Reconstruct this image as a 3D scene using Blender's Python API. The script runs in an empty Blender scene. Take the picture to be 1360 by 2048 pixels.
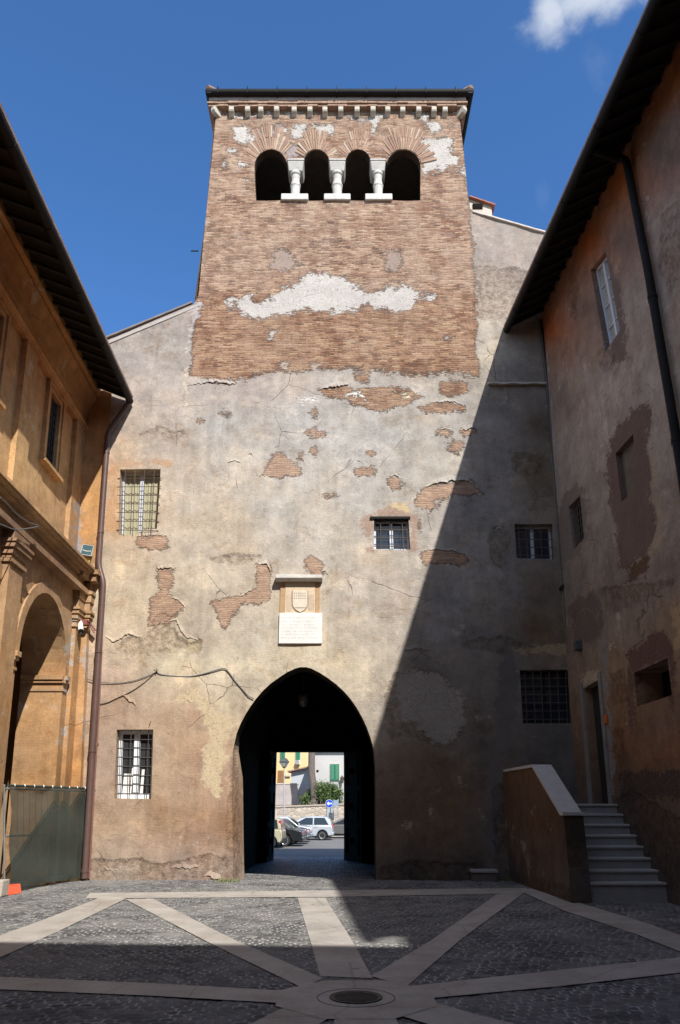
import bpy, bmesh, math, random
import numpy as np
from mathutils import Vector, Matrix
from mathutils.geometry import delaunay_2d_cdt

random.seed(7)
rng = np.random.default_rng(7)
C = bpy.context.scene.collection
R = math.radians

# ------------------------------------------------------------------ camera, sky, sun, exposure
F, PITCH, EYE = 1530.0, R(20.8), 1.65
CT, ST = math.cos(PITCH), math.sin(PITCH)
cam_d = bpy.data.cameras.new("camera")
cam = bpy.data.objects.new("camera", cam_d)
C.objects.link(cam)
cam.location = (0, 0, EYE)
cam.rotation_euler = (R(90) + PITCH, 0, 0)
cam_d.sensor_fit = 'VERTICAL'
cam_d.sensor_height = 24.0
cam_d.lens = F / 2048 * 24.0
cam_d.clip_end = 2000
bpy.context.scene.camera = cam

SR, SQ = 0.40, 1.0                       # sunlight travels (-SR, 1, -SQ)
sun_elev = math.atan2(SQ, math.hypot(SR, 1))
sun_d = bpy.data.lights.new("sun", 'SUN')
sun_d.energy = 4.8
sun_d.angle = R(0.5)
sun_d.color = (1.0, 0.965, 0.91)
sun = bpy.data.objects.new("sun", sun_d)
C.objects.link(sun)
sun.rotation_euler = Vector((-SR, 1, -SQ)).to_track_quat('-Z', 'Y').to_euler()
sun.location = (20, -40, 60)

SKY_STRENGTH = 0.11
world = bpy.data.worlds.new("World")
bpy.context.scene.world = world
world.use_nodes = True


def build_world():
    nt = world.node_tree
    nt.nodes.clear()
    N = nt.nodes.new
    L = nt.links.new
    out = N('ShaderNodeOutputWorld')
    bg = N('ShaderNodeBackground')
    bg.inputs[1].default_value = SKY_STRENGTH
    sky = N('ShaderNodeTexSky')
    sky.sky_type = 'NISHITA'
    sky.sun_disc = False
    sky.sun_elevation = sun_elev
    sky.sun_rotation = math.atan2(SR, -1.0)
    sky.altitude = 50
    sky.air_density = 1.0
    sky.dust_density = 0.35
    sky.ozone_density = 2.2
    tc = N('ShaderNodeTexCoord')

    def dirv(px, py):
        x, y = (px - 680) / F, (1024 - py) / F
        return Vector((x, CT - y * ST, y * CT + ST)).normalized()

    def m(op, a, b=None, c=None):
        n = N('ShaderNodeMath')
        n.operation = op
        for i, v in enumerate((a, b, c)):
            if v is None:
                continue
            if isinstance(v, (int, float)):
                n.inputs[i].default_value = v
            else:
                L(v, n.inputs[i])
        return n.outputs[0]
    noise = N('ShaderNodeTexNoise')
    noise.inputs['Scale'].default_value = 16
    noise.inputs['Detail'].default_value = 9
    noise.inputs['Roughness'].default_value = 0.62
    L(tc.outputs['Generated'], noise.inputs['Vector'])
    masks = None
    # (centre, half width, half height, strength, how ragged) of each wisp of cloud, as directions on the sky
    for (cx, cy, hw, hh, st, rag) in ((1205, -28, 135, 52, 0.80, 1.3), (1100, 22, 38, 55, 0.82, 1.2), (1195, 132, 26, 40, 0.045, 2.5),
                                      (1082, 392, 16, 40, 0.03, 2.2)):
        c = dirv(cx, cy)
        ux = c.cross(Vector((0, 0, 1))).normalized()
        uy = ux.cross(c).normalized()
        d2 = []
        for ax, h in ((ux, hw / F), (uy, hh / F)):
            dp = N('ShaderNodeVectorMath')
            dp.operation = 'DOT_PRODUCT'
            L(tc.outputs['Generated'], dp.inputs[0])
            dp.inputs[1].default_value = ax
            v = m('DIVIDE', dp.outputs['Value'], h * 0.86)
            d2.append(m('MULTIPLY', v, v))
        e = m('SUBTRACT', 1.0, m('SQRT', m('ADD', d2[0], d2[1])))
        e = m('ADD', e, m('MULTIPLY', m('SUBTRACT', noise.outputs[0], 0.5), 1.6 * rag))
        mr = N('ShaderNodeMapRange')
        mr.interpolation_type = 'SMOOTHSTEP'
        L(e, mr.inputs[0])
        mr.inputs[1].default_value = -0.25
        mr.inputs[2].default_value = 0.85
        mr.inputs[4].default_value = st
        masks = mr.outputs[0] if masks is None else m('MAXIMUM', masks, mr.outputs[0])
    # broken cloud added to the unseen southern sky to brighten and whiten the shade
    sp = N('ShaderNodeSeparateXYZ')
    L(tc.outputs['Generated'], sp.inputs[0])
    n2 = N('ShaderNodeTexNoise')
    n2.inputs['Scale'].default_value = 2.6
    n2.inputs['Detail'].default_value = 8
    n2.inputs['Roughness'].default_value = 0.58
    L(tc.outputs['Generated'], n2.inputs['Vector'])

    def mrange(v, a, b, c, d):
        q = N('ShaderNodeMapRange')
        q.interpolation_type = 'SMOOTHSTEP'
        L(v, q.inputs[0])
        for i, x in enumerate((a, b, c, d)): q.inputs[i + 1].default_value = x
        return q.outputs[0]
    south = mrange(sp.outputs[1], 0.30, 0.02, 0.0, 1.0)
    cl = m('MULTIPLY', m('MULTIPLY', mrange(n2.outputs[0], 0.40, 0.58, 0.0, 0.95), south), mrange(sp.outputs[2], 0.0, 0.12, 0.0, 1.0))
    masks = m('MAXIMUM', masks, cl)
    mix = N('ShaderNodeMix')
    mix.data_type = 'RGBA'
    L(masks, mix.inputs[0])
    tint = N('ShaderNodeMix')                            # deep, clear autumn blue
    tint.data_type = 'RGBA'
    tint.blend_type = 'MULTIPLY'
    tint.inputs[0].default_value = 1.0
    L(sky.outputs[0], tint.inputs[6])
    tint.inputs[7].default_value = (0.62, 1.03, 1.44, 1)
    L(tint.outputs[2], mix.inputs[6])
    mix.inputs[7].default_value = (5.2, 5.6, 6.2, 1)
    L(mix.outputs[2], bg.inputs[0])
    L(bg.outputs[0], out.inputs[0])


build_world()
vs = bpy.context.scene.view_settings
vs.view_transform = 'Standard'
vs.look = 'None'
vs.exposure = 0.42
vs.gamma = 1.0
bpy.context.scene.cycles.max_bounces = 8
bpy.context.scene.cycles.diffuse_bounces = 7
bpy.context.scene.cycles.transparent_max_bounces = 12


# ------------------------------------------------------------------ from a pixel of the 1360 x 2048 survey photo to a real surface
def ray(px, py):
    x, y = (px - 680) / F, (1024 - py) / F
    return (x, CT - y * ST, y * CT + ST)


def onY(px, py, Y):
    d = ray(px, py)
    t = Y / d[1]
    return (d[0] * t, Y, EYE + d[2] * t)


def onZ(px, py, Z=0.0):
    d = ray(px, py)
    t = (Z - EYE) / d[2]
    return (d[0] * t, d[1] * t, Z)


def onP(px, py, a, b, c, k):
    """plane X = a + b*Y + c*Z (+k)"""
    d = ray(px, py)
    t = (a + k + c * EYE) / (d[0] - b * d[1] - c * d[2])
    return (d[0] * t, d[1] * t, EYE + d[2] * t)


def proj(P):
    P = np.asarray(P, float)
    x, y, z = P[..., 0], P[..., 1], P[..., 2] - EYE
    dep = y * CT + z * ST
    v = -y * ST + z * CT
    return 680 + F * x / dep, 1024 - F * v / dep


FY = 19.3                                             # the front of the gatehouse
RW = (5.55 + 0.06 * 19.3, -0.06, 0.03)                # right wall plane
LA = (-(6.2 - 0.028 * 14.5), -0.028, -0.05)           # arcade wall plane (left, lower storey)
LU = (-(6.55 - 0.028 * 14.5), -0.028, -0.05)          # upper wall plane (left)


def plx(p, Y, Z, k=0.0):
    return p[0] + p[1] * Y + p[2] * Z + k


def onR(px, py, k=0.0):
    return onP(px, py, *RW, k)


def gz(Y):
    """ground height along the street axis"""
    return float(np.interp(Y, [-500, 19.3, 23, 31, 45, 500], [0, 0, -.25, -.30, -.70, -.70]))


def srgb(r, g, b):
    return tuple(((c / 255) / 12.92 if c / 255 <= 0.04045 else ((c / 255 + 0.055) / 1.055) ** 2.4) for c in (r, g, b))


# ------------------------------------------------------------------ object helpers
def tag(o, label=None, cat=None, group=None, kind=None):
    if label: o['label'] = label
    if cat: o['category'] = cat
    if group: o['group'] = group
    if kind: o['kind'] = kind
    return o


def thing(name, label, cat, loc=(0, 0, 0), group=None):
    o = bpy.data.objects.new(name, None)
    C.objects.link(o)
    o.location = loc
    o.empty_display_size = 0.2
    return tag(o, label, cat, group)


def wmat(o):
    m = o.matrix_basis.copy()
    if o.parent: m = wmat(o.parent) @ o.matrix_parent_inverse @ m
    return m


def dup(o, dx, parent=None, label=None):
    """a copy of a thing or part, with its own parts, moved by dx"""
    c = o.copy()
    C.objects.link(c)
    c.location = Vector(o.location) + Vector(dx)
    if parent is not None:
        c.parent = parent
        c.matrix_parent_inverse = o.matrix_parent_inverse.copy()
    if label: c['label'] = label
    for ch in [k for k in bpy.data.objects if k.parent == o]: dup(ch, (0, 0, 0), c)
    return c


def obj(name, verts, faces, m, parent=None, smooth=False):
    me = bpy.data.meshes.new(name)
    me.from_pydata([tuple(v) for v in verts], [], faces)
    me.update()
    if m: me.materials.append(m)
    if smooth:
        me.polygons.foreach_set('use_smooth', [True] * len(me.polygons))
    o = bpy.data.objects.new(name, me)
    C.objects.link(o)
    if parent:
        o.parent = parent
        o.matrix_parent_inverse = wmat(parent).inverted()
    return o


class MB:
    """collects shapes into one mesh"""

    def __init__(s):
        s.v, s.f = [], []

    def poly(s, pts):
        n = len(s.v)
        s.v += [tuple(p) for p in pts]
        s.f.append(tuple(range(n, n + len(pts))))
        return s

    def hexa(s, p):                                    # p: 4 bottom + 4 top
        n = len(s.v)
        s.v += [tuple(q) for q in p]
        for f in ((0, 3, 2, 1), (4, 5, 6, 7), (0, 1, 5, 4), (1, 2, 6, 5), (2, 3, 7, 6), (3, 0, 4, 7)):
            s.f.append(tuple(n + i for i in f))
        return s

    def box(s, x0, x1, y0, y1, z0, z1):
        return s.hexa([(x0, y0, z0), (x1, y0, z0), (x1, y1, z0), (x0, y1, z0), (x0, y0, z1), (x1, y0, z1), (x1, y1, z1), (x0, y1, z1)])

    def bar(s, a, b, w, h=None, up=(0, 0, 1)):
        a, b = Vector(a), Vector(b)
        h = h or w
        d = (b - a).normalized()
        u = Vector(up)
        if abs(d.dot(u)) > 0.95: u = Vector((0, 1, 0))
        x = d.cross(u).normalized() * w / 2
        y = x.cross(d).normalized() * h / 2
        return s.hexa([a - x - y, a + x - y, b + x - y, b - x - y, a - x + y, a + x + y, b + x + y, b - x + y])

    def prism(s, pts, vec):                            # closed outline swept along vec
        n, k = len(s.v), len(pts)
        vec = Vector(vec)
        s.v += [tuple(p) for p in pts] + [tuple(Vector(p) + vec) for p in pts]
        s.f.append(tuple(range(n, n + k))[::-1])
        s.f.append(tuple(range(n + k, n + 2 * k)))
        for i in range(k):
            j = (i + 1) % k
            s.f.append((n + i, n + j, n + k + j, n + k + i))
        return s

    def tube(s, path, r, seg=10, cap=True):
        path = [Vector(p) for p in path]
        rr = r if isinstance(r, (list, tuple)) else [r] * len(path)
        n0 = len(s.v)
        prev = None
        for i, p in enumerate(path):
            d = (path[min(i + 1, len(path) - 1)] - path[max(i - 1, 0)]).normalized()
            if prev is None:
                u = Vector((0, 0, 1)) if abs(d.z) < 0.9 else Vector((0, 1, 0))
                x = d.cross(u).normalized()
            else:
                x = (prev - d * prev.dot(d)).normalized()
            prev = x
            y = d.cross(x)
            for k in range(seg):
                a = 2 * math.pi * k / seg
                s.v.append(tuple(p + (x * math.cos(a) + y * math.sin(a)) * rr[i]))
        for i in range(len(path) - 1):
            for k in range(seg):
                a, b = n0 + i * seg + k, n0 + i * seg + (k + 1) % seg
                s.f.append((a, b, b + seg, a + seg))
        if cap:
            s.f.append(tuple(n0 + k for k in range(seg))[::-1])
            s.f.append(tuple(n0 + (len(path) - 1) * seg + k for k in range(seg)))
        return s

    def lathe(s, prof, c, seg=20, ax='z', rot=None):
        n0 = len(s.v)
        c = Vector(c)
        for (r, h) in prof:
            for k in range(seg):
                a = 2 * math.pi * k / seg
                p = Vector((r * math.cos(a), r * math.sin(a), h))
                if ax == 'y': p = Vector((p.x, p.z, p.y))
                if ax == 'x': p = Vector((p.z, p.x, p.y))
                if rot: p = rot @ p
                s.v.append(tuple(c + p))
        m = len(prof)
        for i in range(m - 1):
            for k in range(seg):
                a, b = n0 + i * seg + k, n0 + i * seg + (k + 1) % seg
                s.f.append((a, b, b + seg, a + seg))
        s.f.append(tuple(n0 + k for k in range(seg))[::-1])
        s.f.append(tuple(n0 + (m - 1) * seg + k for k in range(seg)))
        return s

    def build(s, name, m, parent=None, smooth=False, bevel=0, seg=2, auto=None):
        o = obj(name, s.v, s.f, m, parent, smooth)
        bm = bmesh.new()
        bm.from_mesh(o.data)
        bmesh.ops.recalc_face_normals(bm, faces=bm.faces)
        bm.to_mesh(o.data)
        bm.free()
        if smooth and auto is not None:
            try:
                o.data.set_sharp_from_angle(angle=R(auto))
            except Exception:
                pass
        if bevel:
            b = o.modifiers.new('bevel', 'BEVEL')
            b.width = bevel
            b.segments = seg
            b.limit_method = 'ANGLE'
            b.angle_limit = R(35)
        return o


# ------------------------------------------------------------------ materials
class NT:
    def __init__(s, name):
        s.m = bpy.data.materials.new(name)
        s.m.use_nodes = True
        s.t = s.m.node_tree
        s.t.nodes.clear()
        s.out = s.t.nodes.new('ShaderNodeOutputMaterial')
        s.b = s.t.nodes.new('ShaderNodeBsdfPrincipled')
        s.t.links.new(s.b.outputs[0], s.out.inputs[0])
        s._tc = None

    def n(s, k): return s.t.nodes.new(k)

    def put(s, sock, v):
        if v is None: return
        if hasattr(v, 'is_linked'):
            s.t.links.new(v, sock)
        elif isinstance(v, (tuple, list)) and sock.type == 'RGBA':
            sock.default_value = (*v[:3], 1)
        else:
            sock.default_value = v

    def co(s):
        if not s._tc: s._tc = s.n('ShaderNodeTexCoord')
        return s._tc.outputs['Object']

    def math(s, op, a, b=None, c=None, clamp=False):
        q = s.n('ShaderNodeMath')
        q.operation = op
        q.use_clamp = clamp
        for i, v in enumerate((a, b, c)): s.put(q.inputs[i], v)
        return q.outputs[0]

    def vscale(s, vec, x, y, z, loc=(0, 0, 0)):
        q = s.n('ShaderNodeMapping')
        q.inputs['Scale'].default_value = (x, y, z)
        q.inputs['Location'].default_value = loc
        s.put(q.inputs['Vector'], vec)
        return q.outputs[0]

    def noise(s, scale, detail=6, rough=0.6, vec=None, color=False):
        q = s.n('ShaderNodeTexNoise')
        s.put(q.inputs['Vector'], vec or s.co())
        q.inputs['Scale'].default_value = scale
        q.inputs['Detail'].default_value = detail
        q.inputs['Roughness'].default_value = rough
        return q.outputs[1 if color else 0]

    def voro(s, scale, feat='F1', rand=1.0, vec=None):
        q = s.n('ShaderNodeTexVoronoi')
        q.feature = feat
        s.put(q.inputs['Vector'], vec or s.co())
        q.inputs['Scale'].default_value = scale
        q.inputs['Randomness'].default_value = rand
        return q

    def step(s, v, lo, hi, a=0.0, b=1.0):
        q = s.n('ShaderNodeMapRange')
        q.interpolation_type = 'SMOOTHSTEP'
        s.put(q.inputs[0], v)
        q.inputs[1].default_value = lo
        q.inputs[2].default_value = hi
        q.inputs[3].default_value = a
        q.inputs[4].default_value = b
        return q.outputs[0]

    def mix(s, f, a, b, mode='MIX'):
        q = s.n('ShaderNodeMix')
        q.data_type = 'RGBA'
        q.blend_type = mode
        s.put(q.inputs[0], f)
        s.put(q.inputs[6], a)
        s.put(q.inputs[7], b)
        return q.outputs[2]

    def grey(s, v):
        q = s.n('ShaderNodeCombineColor')
        for i in range(3): s.put(q.inputs[i], v)
        return q.outputs[0]

    def ramp(s, v, stops):
        q = s.n('ShaderNodeValToRGB')
        s.put(q.inputs[0], v)
        e = q.color_ramp.elements
        while len(e) < len(stops): e.new(0.5)
        for i, (p, c) in enumerate(stops):
            e[i].position = p
            e[i].color = (*c[:3], 1)
        return q.outputs[0]

    def attr(s, name):
        q = s.n('ShaderNodeAttribute')
        q.attribute_name = name
        return q

    def sep(s, c):
        q = s.n('ShaderNodeSeparateXYZ')
        s.put(q.inputs[0], c)
        return q.outputs

    def comb(s, x, y, z):
        q = s.n('ShaderNodeCombineXYZ')
        for i, v in enumerate((x, y, z)): s.put(q.inputs[i], v)
        return q.outputs[0]

    def bump(s, h, strength=1.0, dist=1.0):
        q = s.n('ShaderNodeBump')
        q.inputs['Strength'].default_value = strength
        q.inputs['Distance'].default_value = dist
        s.put(q.inputs['Height'], h)
        s.put(s.b.inputs['Normal'], q.outputs[0])

    def done(s, col=None, rough=None, **kw):
        s.put(s.b.inputs['Base Color'], col)
        s.put(s.b.inputs['Roughness'], rough)
        for k, v in kw.items(): s.put(s.b.inputs[k.replace('_', ' ')], v)
        return s.m


def simple(name, col, rough=0.7, var=0.18, scale=6.0, bump=0.0, metal=0.0, spec=None):
    """a plain material with a little mottling of its own"""
    q = NT(name)
    f = q.noise(scale, 7, 0.62)
    k = q.math('MULTIPLY_ADD', q.math('SUBTRACT', f, 0.5), var * 4, 1.0)
    c = q.mix(1.0, col, q.grey(k), 'MULTIPLY')
    if bump: q.bump(q.math('MULTIPLY', q.noise(scale * 6, 5), bump), 1.0)
    q.done(c, rough, Metallic=metal)
    if spec is not None: q.b.inputs['Specular IOR Level'].default_value = spec
    return q.m


def weathered(name, rough_amt=1.0, warm=(1.06, 0.97, 0.86)):
    """old plaster over thin Roman brick; 'tone' carries the plaster's own colours, 'mask' where the plaster has come off
    (x brick, y patch of later render laid over brick, z crumbled render)"""
    q = NT(name)
    co = q.co()
    sx, sy, sz = q.sep(co)
    u = q.math('ADD', sx, sy)
    tone = q.attr('tone').outputs['Color']
    tone2 = q.attr('tone_patch').outputs['Color']
    mk = q.sep(q.attr('mask').outputs['Vector'])
    n_big = q.noise(0.55, 7, 0.6)
    n_mid = q.noise(2.3, 9, 0.66)
    n_fin = q.noise(19, 6, 0.7)
    n_edge = q.math('SUBTRACT', q.noise(3.2, 9, 0.72), 0.5)
    n_hole = q.math('SUBTRACT', q.noise(2.1, 10, 0.78, vec=q.vscale(co, 1, 1, 1.5, (7, 3, 1))), 0.5)
    streak = q.noise(1.0, 6, 0.6, vec=q.vscale(co, 4.5, 4.5, 0.35))
    n_smear = q.noise(7.5, 9, 0.75, vec=q.vscale(co, 1, 1, 3.0, (2, 5, 3)))
    brick = q.step(q.math('ADD', q.math('MULTIPLY_ADD', n_edge, 1.1, mk[0]), q.math('MULTIPLY', q.math('SUBTRACT', n_smear, 0.5), 0.9)), -0.05, 0.07)
    patch = q.step(q.math('ADD', q.math('MULTIPLY_ADD', n_hole, 2.2, mk[1]), q.math('MULTIPLY', q.math('SUBTRACT', n_smear, .5), 1.1)), -0.02, 0.12)
    crumb = q.step(q.math('MULTIPLY_ADD', n_edge, 1.0, mk[2]), -0.10, 0.14)
    brick = q.math('MULTIPLY', brick, q.math('SUBTRACT', 1.0, patch))
    # plaster
    k = q.math('ADD', q.math('MULTIPLY', q.math('SUBTRACT', n_mid, 0.5), 1.15), 1.0)
    k = q.math('ADD', k, q.math('MULTIPLY', q.math('SUBTRACT', n_fin, 0.5), 0.60))
    k = q.math('ADD', k, q.math('MULTIPLY', q.math('SUBTRACT', streak, 0.5), 0.42))
    p = q.mix(1.0, tone, q.grey(k), 'MULTIPLY')
    p = q.mix(q.step(n_big, 0.50, 0.68, 0, 0.55), p, q.mix(1.0, p, warm, 'MULTIPLY'))
    p = q.mix(q.step(n_big, 0.50, 0.34, 0, 0.5), p, q.mix(1.0, p, (0.80, 0.79, 0.80), 'MULTIPLY'))
    pale = q.step(q.noise(1.3, 8, 0.7, vec=q.vscale(co, 1, 1, 1, (5, 3, 9))), 0.60, 0.66, 0, 0.32)
    p = q.mix(pale, p, (0.60, 0.55, 0.47))
    # older coats showing through: crisp-edged paler and darker skins, and washed-down dirt
    for (sc, lo, off, tint, amt) in ((0.85, 0.545, (3, 1, 4), (1.20, 1.17, 1.12), .85), (1.15, 0.570, (9, 2, 6), (0.86, 0.80, 0.74), .75), (2.6, 0.60, (1, 7, 2), (0.80, 0.69, 0.59), .60),
                                     (3.4, 0.605, (6, 6, 8), (1.24, 1.22, 1.18), .70)):
        nn = q.noise(sc, 11, 0.70, vec=q.vscale(co, 1, 1, 1.25, off))
        lay = q.math('MULTIPLY', q.step(nn, lo, lo + .03), q.math('MULTIPLY', q.step(q.noise(5.5, 6, .7), .30, .55), amt))
        p = q.mix(lay, p, q.mix(1.0, p, tint, 'MULTIPLY'))
    drip = q.step(q.noise(1.0, 7, 0.66, vec=q.vscale(co, 5.5, 5.5, 0.22, (4, 4, 1))), 0.56, 0.74, 0, 0.5)
    p = q.mix(q.math('MULTIPLY', drip, q.step(q.noise(.45, 4), .44, .60)), p, q.mix(1.0, p, (0.62, 0.55, 0.48), 'MULTIPLY'))
    # pits and scabs
    pit = q.step(q.noise(8, 5, 0.6, vec=q.vscale(co, 1, 1, 1.6, (2, 8, 1))), 0.66, 0.72, 0, 0.55)
    p = q.mix(pit, p, q.mix(1.0, p, (0.60, 0.50, 0.42), 'MULTIPLY'))
    # crazing in the old render
    vz = q.voro(0.75, 'DISTANCE_TO_EDGE', 1.0, vec=q.mix(0.16, co, q.noise(1.8, 5, 0.6, color=True)))
    crack = q.math('MULTIPLY', q.step(vz.outputs['Distance'], 0.006, 0.0), q.step(q.noise(0.6, 3), 0.52, 0.6))
    p = q.mix(q.math('MULTIPLY', crack, 0.75), p, (0.09, 0.07, 0.055))
    # brick
    bv = q.comb(q.math('ADD', u, q.math('MULTIPLY', q.noise(1.5, 3), 0.10)),
                q.math('ADD', sz, q.math('MULTIPLY', q.noise(1.4, 6, .6), 0.16)), 0.0)
    bt = q.n('ShaderNodeTexBrick')
    q.put(bt.inputs['Vector'], q.mix(0.035, bv, q.noise(9.0, 4, .6, color=True)))
    bt.inputs['Color1'].default_value = (0, 0, 0, 1)
    bt.inputs['Color2'].default_value = (1, 1, 1, 1)
    bt.inputs['Scale'].default_value = 1.0
    bt.inputs['Mortar Size'].default_value = 0.012
    bt.inputs['Mortar Smooth'].default_value = 0.35
    bt.inputs['Brick Width'].default_value = 0.25
    bt.inputs['Row Height'].default_value = 0.058
    br_r = q.sep(bt.outputs['Color'])[0]
    br_r = q.math('ADD', br_r, q.math('MULTIPLY', q.math('SUBTRACT', n_mid, 0.5), 0.9), clamp=True)
    bc = q.ramp(br_r, [(0.0, (0.17, 0.095, 0.070)), (0.28, (0.28, 0.150, 0.102)), (0.55, (0.36, 0.215, 0.150)),
                       (0.80, (0.44, 0.290, 0.200)), (1.0, (0.52, 0.390, 0.280))])
    bc = q.mix(q.step(n_big, 0.42, 0.62, 0, 0.35), bc, (0.40, 0.30, 0.235))
    mort = q.mix(q.step(n_mid, 0.35, 0.62), (0.165, 0.125, 0.10), (0.46, 0.39, 0.32))
    bc = q.mix(bt.outputs['Fac'], bc, mort)
    bc = q.mix(q.step(q.noise(4.2, 8, 0.72), 0.58, 0.72, 0, 0.65), bc, (0.50, 0.42, 0.35))
    bc = q.mix(q.step(q.noise(0.9, 10, 0.74, vec=q.vscale(co, 1, 1, 1.7, (5, 5, 2))), 0.53, 0.66, 0, 0.42), bc, (0.46, 0.385, 0.33))
    bc = q.mix(1.0, bc, q.grey(q.math('MULTIPLY_ADD', n_fin, 0.8, 0.58)), 'MULTIPLY')
    bc = q.mix(1.0, bc, (0.95, 0.89, 0.84), 'MULTIPLY')
    bc = q.mix(q.step(q.math('ADD', sz, q.math('MULTIPLY', n_big, 2.2)), 17.6, 16.4, 0, 0.65), bc, q.mix(1.0, bc, (0.84, 0.74, 0.64), 'MULTIPLY'))
    gap = q.step(q.noise(3.6, 8, 0.72, vec=q.vscale(co, 1.0, 1.0, 3.2, (8, 2, 5))), 0.60, 0.68, 0, 0.55)
    bc = q.mix(gap, bc, (0.135, 0.092, 0.068))
    bc = q.mix(q.step(sz, 12.6, 11.2, 0.0, 0.42), bc, q.mix(1.0, q.mix(.6, tone, (0.58, 0.37, 0.26)), q.grey(q.math('MULTIPLY_ADD', n_fin, 0.8, 0.6)), 'MULTIPLY'))
    # later grey-white render with a pitted face
    w = q.mix(1.0, tone2, q.grey(q.math('ADD', q.math('MULTIPLY_ADD', n_fin, 0.55, 0.42), q.math('MULTIPLY', n_mid, 0.6))), 'MULTIPLY')
    w = q.mix(q.step(q.noise(22, 4, 0.65), 0.54, 0.64, 0, 0.6), w, (0.20, 0.165, 0.14))
    # crumbled render: coarse grey-brown mortar showing
    cr = q.mix(q.step(q.noise(6, 9, 0.75), 0.36, 0.64), q.mix(1.0, tone, (0.52, 0.46, 0.42), 'MULTIPLY'), q.mix(1.0, tone, (1.18, 1.12, 1.06), 'MULTIPLY'))
    ghost = q.math('MULTIPLY', bt.outputs['Fac'], q.step(q.noise(1.1, 7, .68, vec=q.vscale(co, 1, 1, 1.8, (3, 9, 4))), .46, .64, 0, .26))
    p = q.mix(ghost, p, q.mix(1.0, p, (0.60, 0.50, 0.43), 'MULTIPLY'))
    col = q.mix(patch, q.mix(q.math('MULTIPLY', crumb, 0.8), p, cr), w)
    col = q.mix(brick, col, bc)
    edge = q.math('MULTIPLY', q.step(q.math('ABSOLUTE', q.math('MULTIPLY_ADD', n_edge, 1.1, mk[0])), 0.02, 0.0), 0.25)
    col = q.mix(q.math('MULTIPLY', edge, q.math('SUBTRACT', 1.0, patch)), col, (0.12, 0.085, 0.065))
    # relief
    h = q.math('MULTIPLY', q.math('SUBTRACT', 1.0, brick), 0.055)
    h = q.math('ADD', h, q.math('MULTIPLY', q.math('MULTIPLY', brick, q.math('SUBTRACT', 1.0, bt.outputs['Fac'])), 0.016))
    h = q.math('ADD', h, q.math('MULTIPLY', n_fin, 0.010 * rough_amt))
    h = q.math('ADD', h, q.math('MULTIPLY', n_mid, 0.030 * rough_amt))
    h = q.math('SUBTRACT', h, q.math('MULTIPLY', crack, 0.012))
    h = q.math('SUBTRACT', h, q.math('MULTIPLY', pit, 0.010))
    h = q.math('ADD', h, q.math('MULTIPLY', q.math('MULTIPLY', crumb, q.noise(9, 7, 0.75)), 0.06))
    h = q.math('ADD', h, q.math('MULTIPLY', q.math('MULTIPLY', brick, q.noise(7, 6, 0.7)), 0.02))
    q.bump(h, 0.85)
    q.done(col, 0.93)
    q.b.inputs['Specular IOR Level'].default_value = 0.15
    return q.m


def cobble_mat():
    q = NT('basalt_setts')
    co = q.co()
    warp = q.mix(0.05, co, q.noise(1.4, 3, 0.5, color=True))
    vec = q.vscale(warp, 1.0, 1.0, 0.0)
    ve = q.voro(8.2, 'DISTANCE_TO_EDGE', 0.62, vec)
    vc = q.voro(8.2, 'F1', 0.62, vec)
    d = ve.outputs['Distance']
    r = q.sep(vc.outputs['Color'])
    joint = q.step(q.math('ADD', d, q.math('MULTIPLY', q.math('SUBTRACT', q.noise(30, 4), 0.5), 0.10)), 0.10, 0.02)
    st = q.ramp(r[0], [(0, (0.045, 0.046, 0.049)), (0.5, (0.090, 0.090, 0.091)), (0.85, (0.15, 0.147, 0.142)), (1, (0.26, 0.245, 0.225))])
    st = q.mix(q.step(q.noise(0.8, 7, 0.65), 0.42, 0.66, 0, 0.45), st, (0.185, 0.17, 0.148))
    st = q.mix(1.0, st, q.grey(q.math('MULTIPLY_ADD', q.noise(40, 4, 0.7), 0.9, 0.55)), 'MULTIPLY')
    jc = q.mix(q.step(q.noise(2.6, 6, 0.7), 0.36, 0.62), (0.11, 0.10, 0.09), (0.60, 0.565, 0.52))
    col = q.mix(joint, st, jc)
    h = q.math('MULTIPLY', q.step(d, 0.0, 0.30), 0.024)
    h = q.math('ADD', h, q.math('MULTIPLY', r[1], 0.014))
    h = q.math('ADD', h, q.math('MULTIPLY', q.noise(24, 5, 0.65), 0.012))
    h = q.math('ADD', h, q.math('MULTIPLY', q.noise(0.9, 4), 0.06))
    q.bump(h, 0.9)
    q.done(col, q.math('MULTIPLY_ADD', q.noise(6, 5), 0.35, 0.42))
    q.b.inputs['Specular IOR Level'].default_value = 0.4
    return q.m


def travertine_mat():
    q = NT('travertine_slabs')
    n1 = q.noise(1.6, 8, 0.65)
    n2 = q.noise(22, 6, 0.7)
    c = q.ramp(n1, [(0.25, (0.29, 0.26, 0.23)), (0.5, (0.40, 0.365, 0.325)), (0.75, (0.49, 0.455, 0.405))])
    c = q.mix(1.0, c, q.grey(q.math('MULTIPLY_ADD', n2, 0.6, 0.7)), 'MULTIPLY')
    v = q.voro(0.8, 'DISTANCE_TO_EDGE', 0.75, q.vscale(q.co(), 1, 1, 0))
    j = q.step(v.outputs['Distance'], 0.012, 0.004)
    c = q.mix(q.math('MULTIPLY', j, 0.3), c, (0.14, 0.12, 0.10))
    c = q.mix(q.step(q.noise(.9, 9, .7), .50, .64, 0, .5), c, q.mix(1.0, c, (.74, .66, .60), 'MULTIPLY'))
    c = q.mix(q.step(q.noise(7, 8, .75), .58, .68, 0, .5), c, q.mix(1.0, c, (.66, .62, .58), 'MULTIPLY'))
    q.bump(q.math('ADD', q.math('MULTIPLY', n2, 0.006), q.math('MULTIPLY', n1, 0.02)), 0.8)
    return q.done(c, 0.72)


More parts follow.
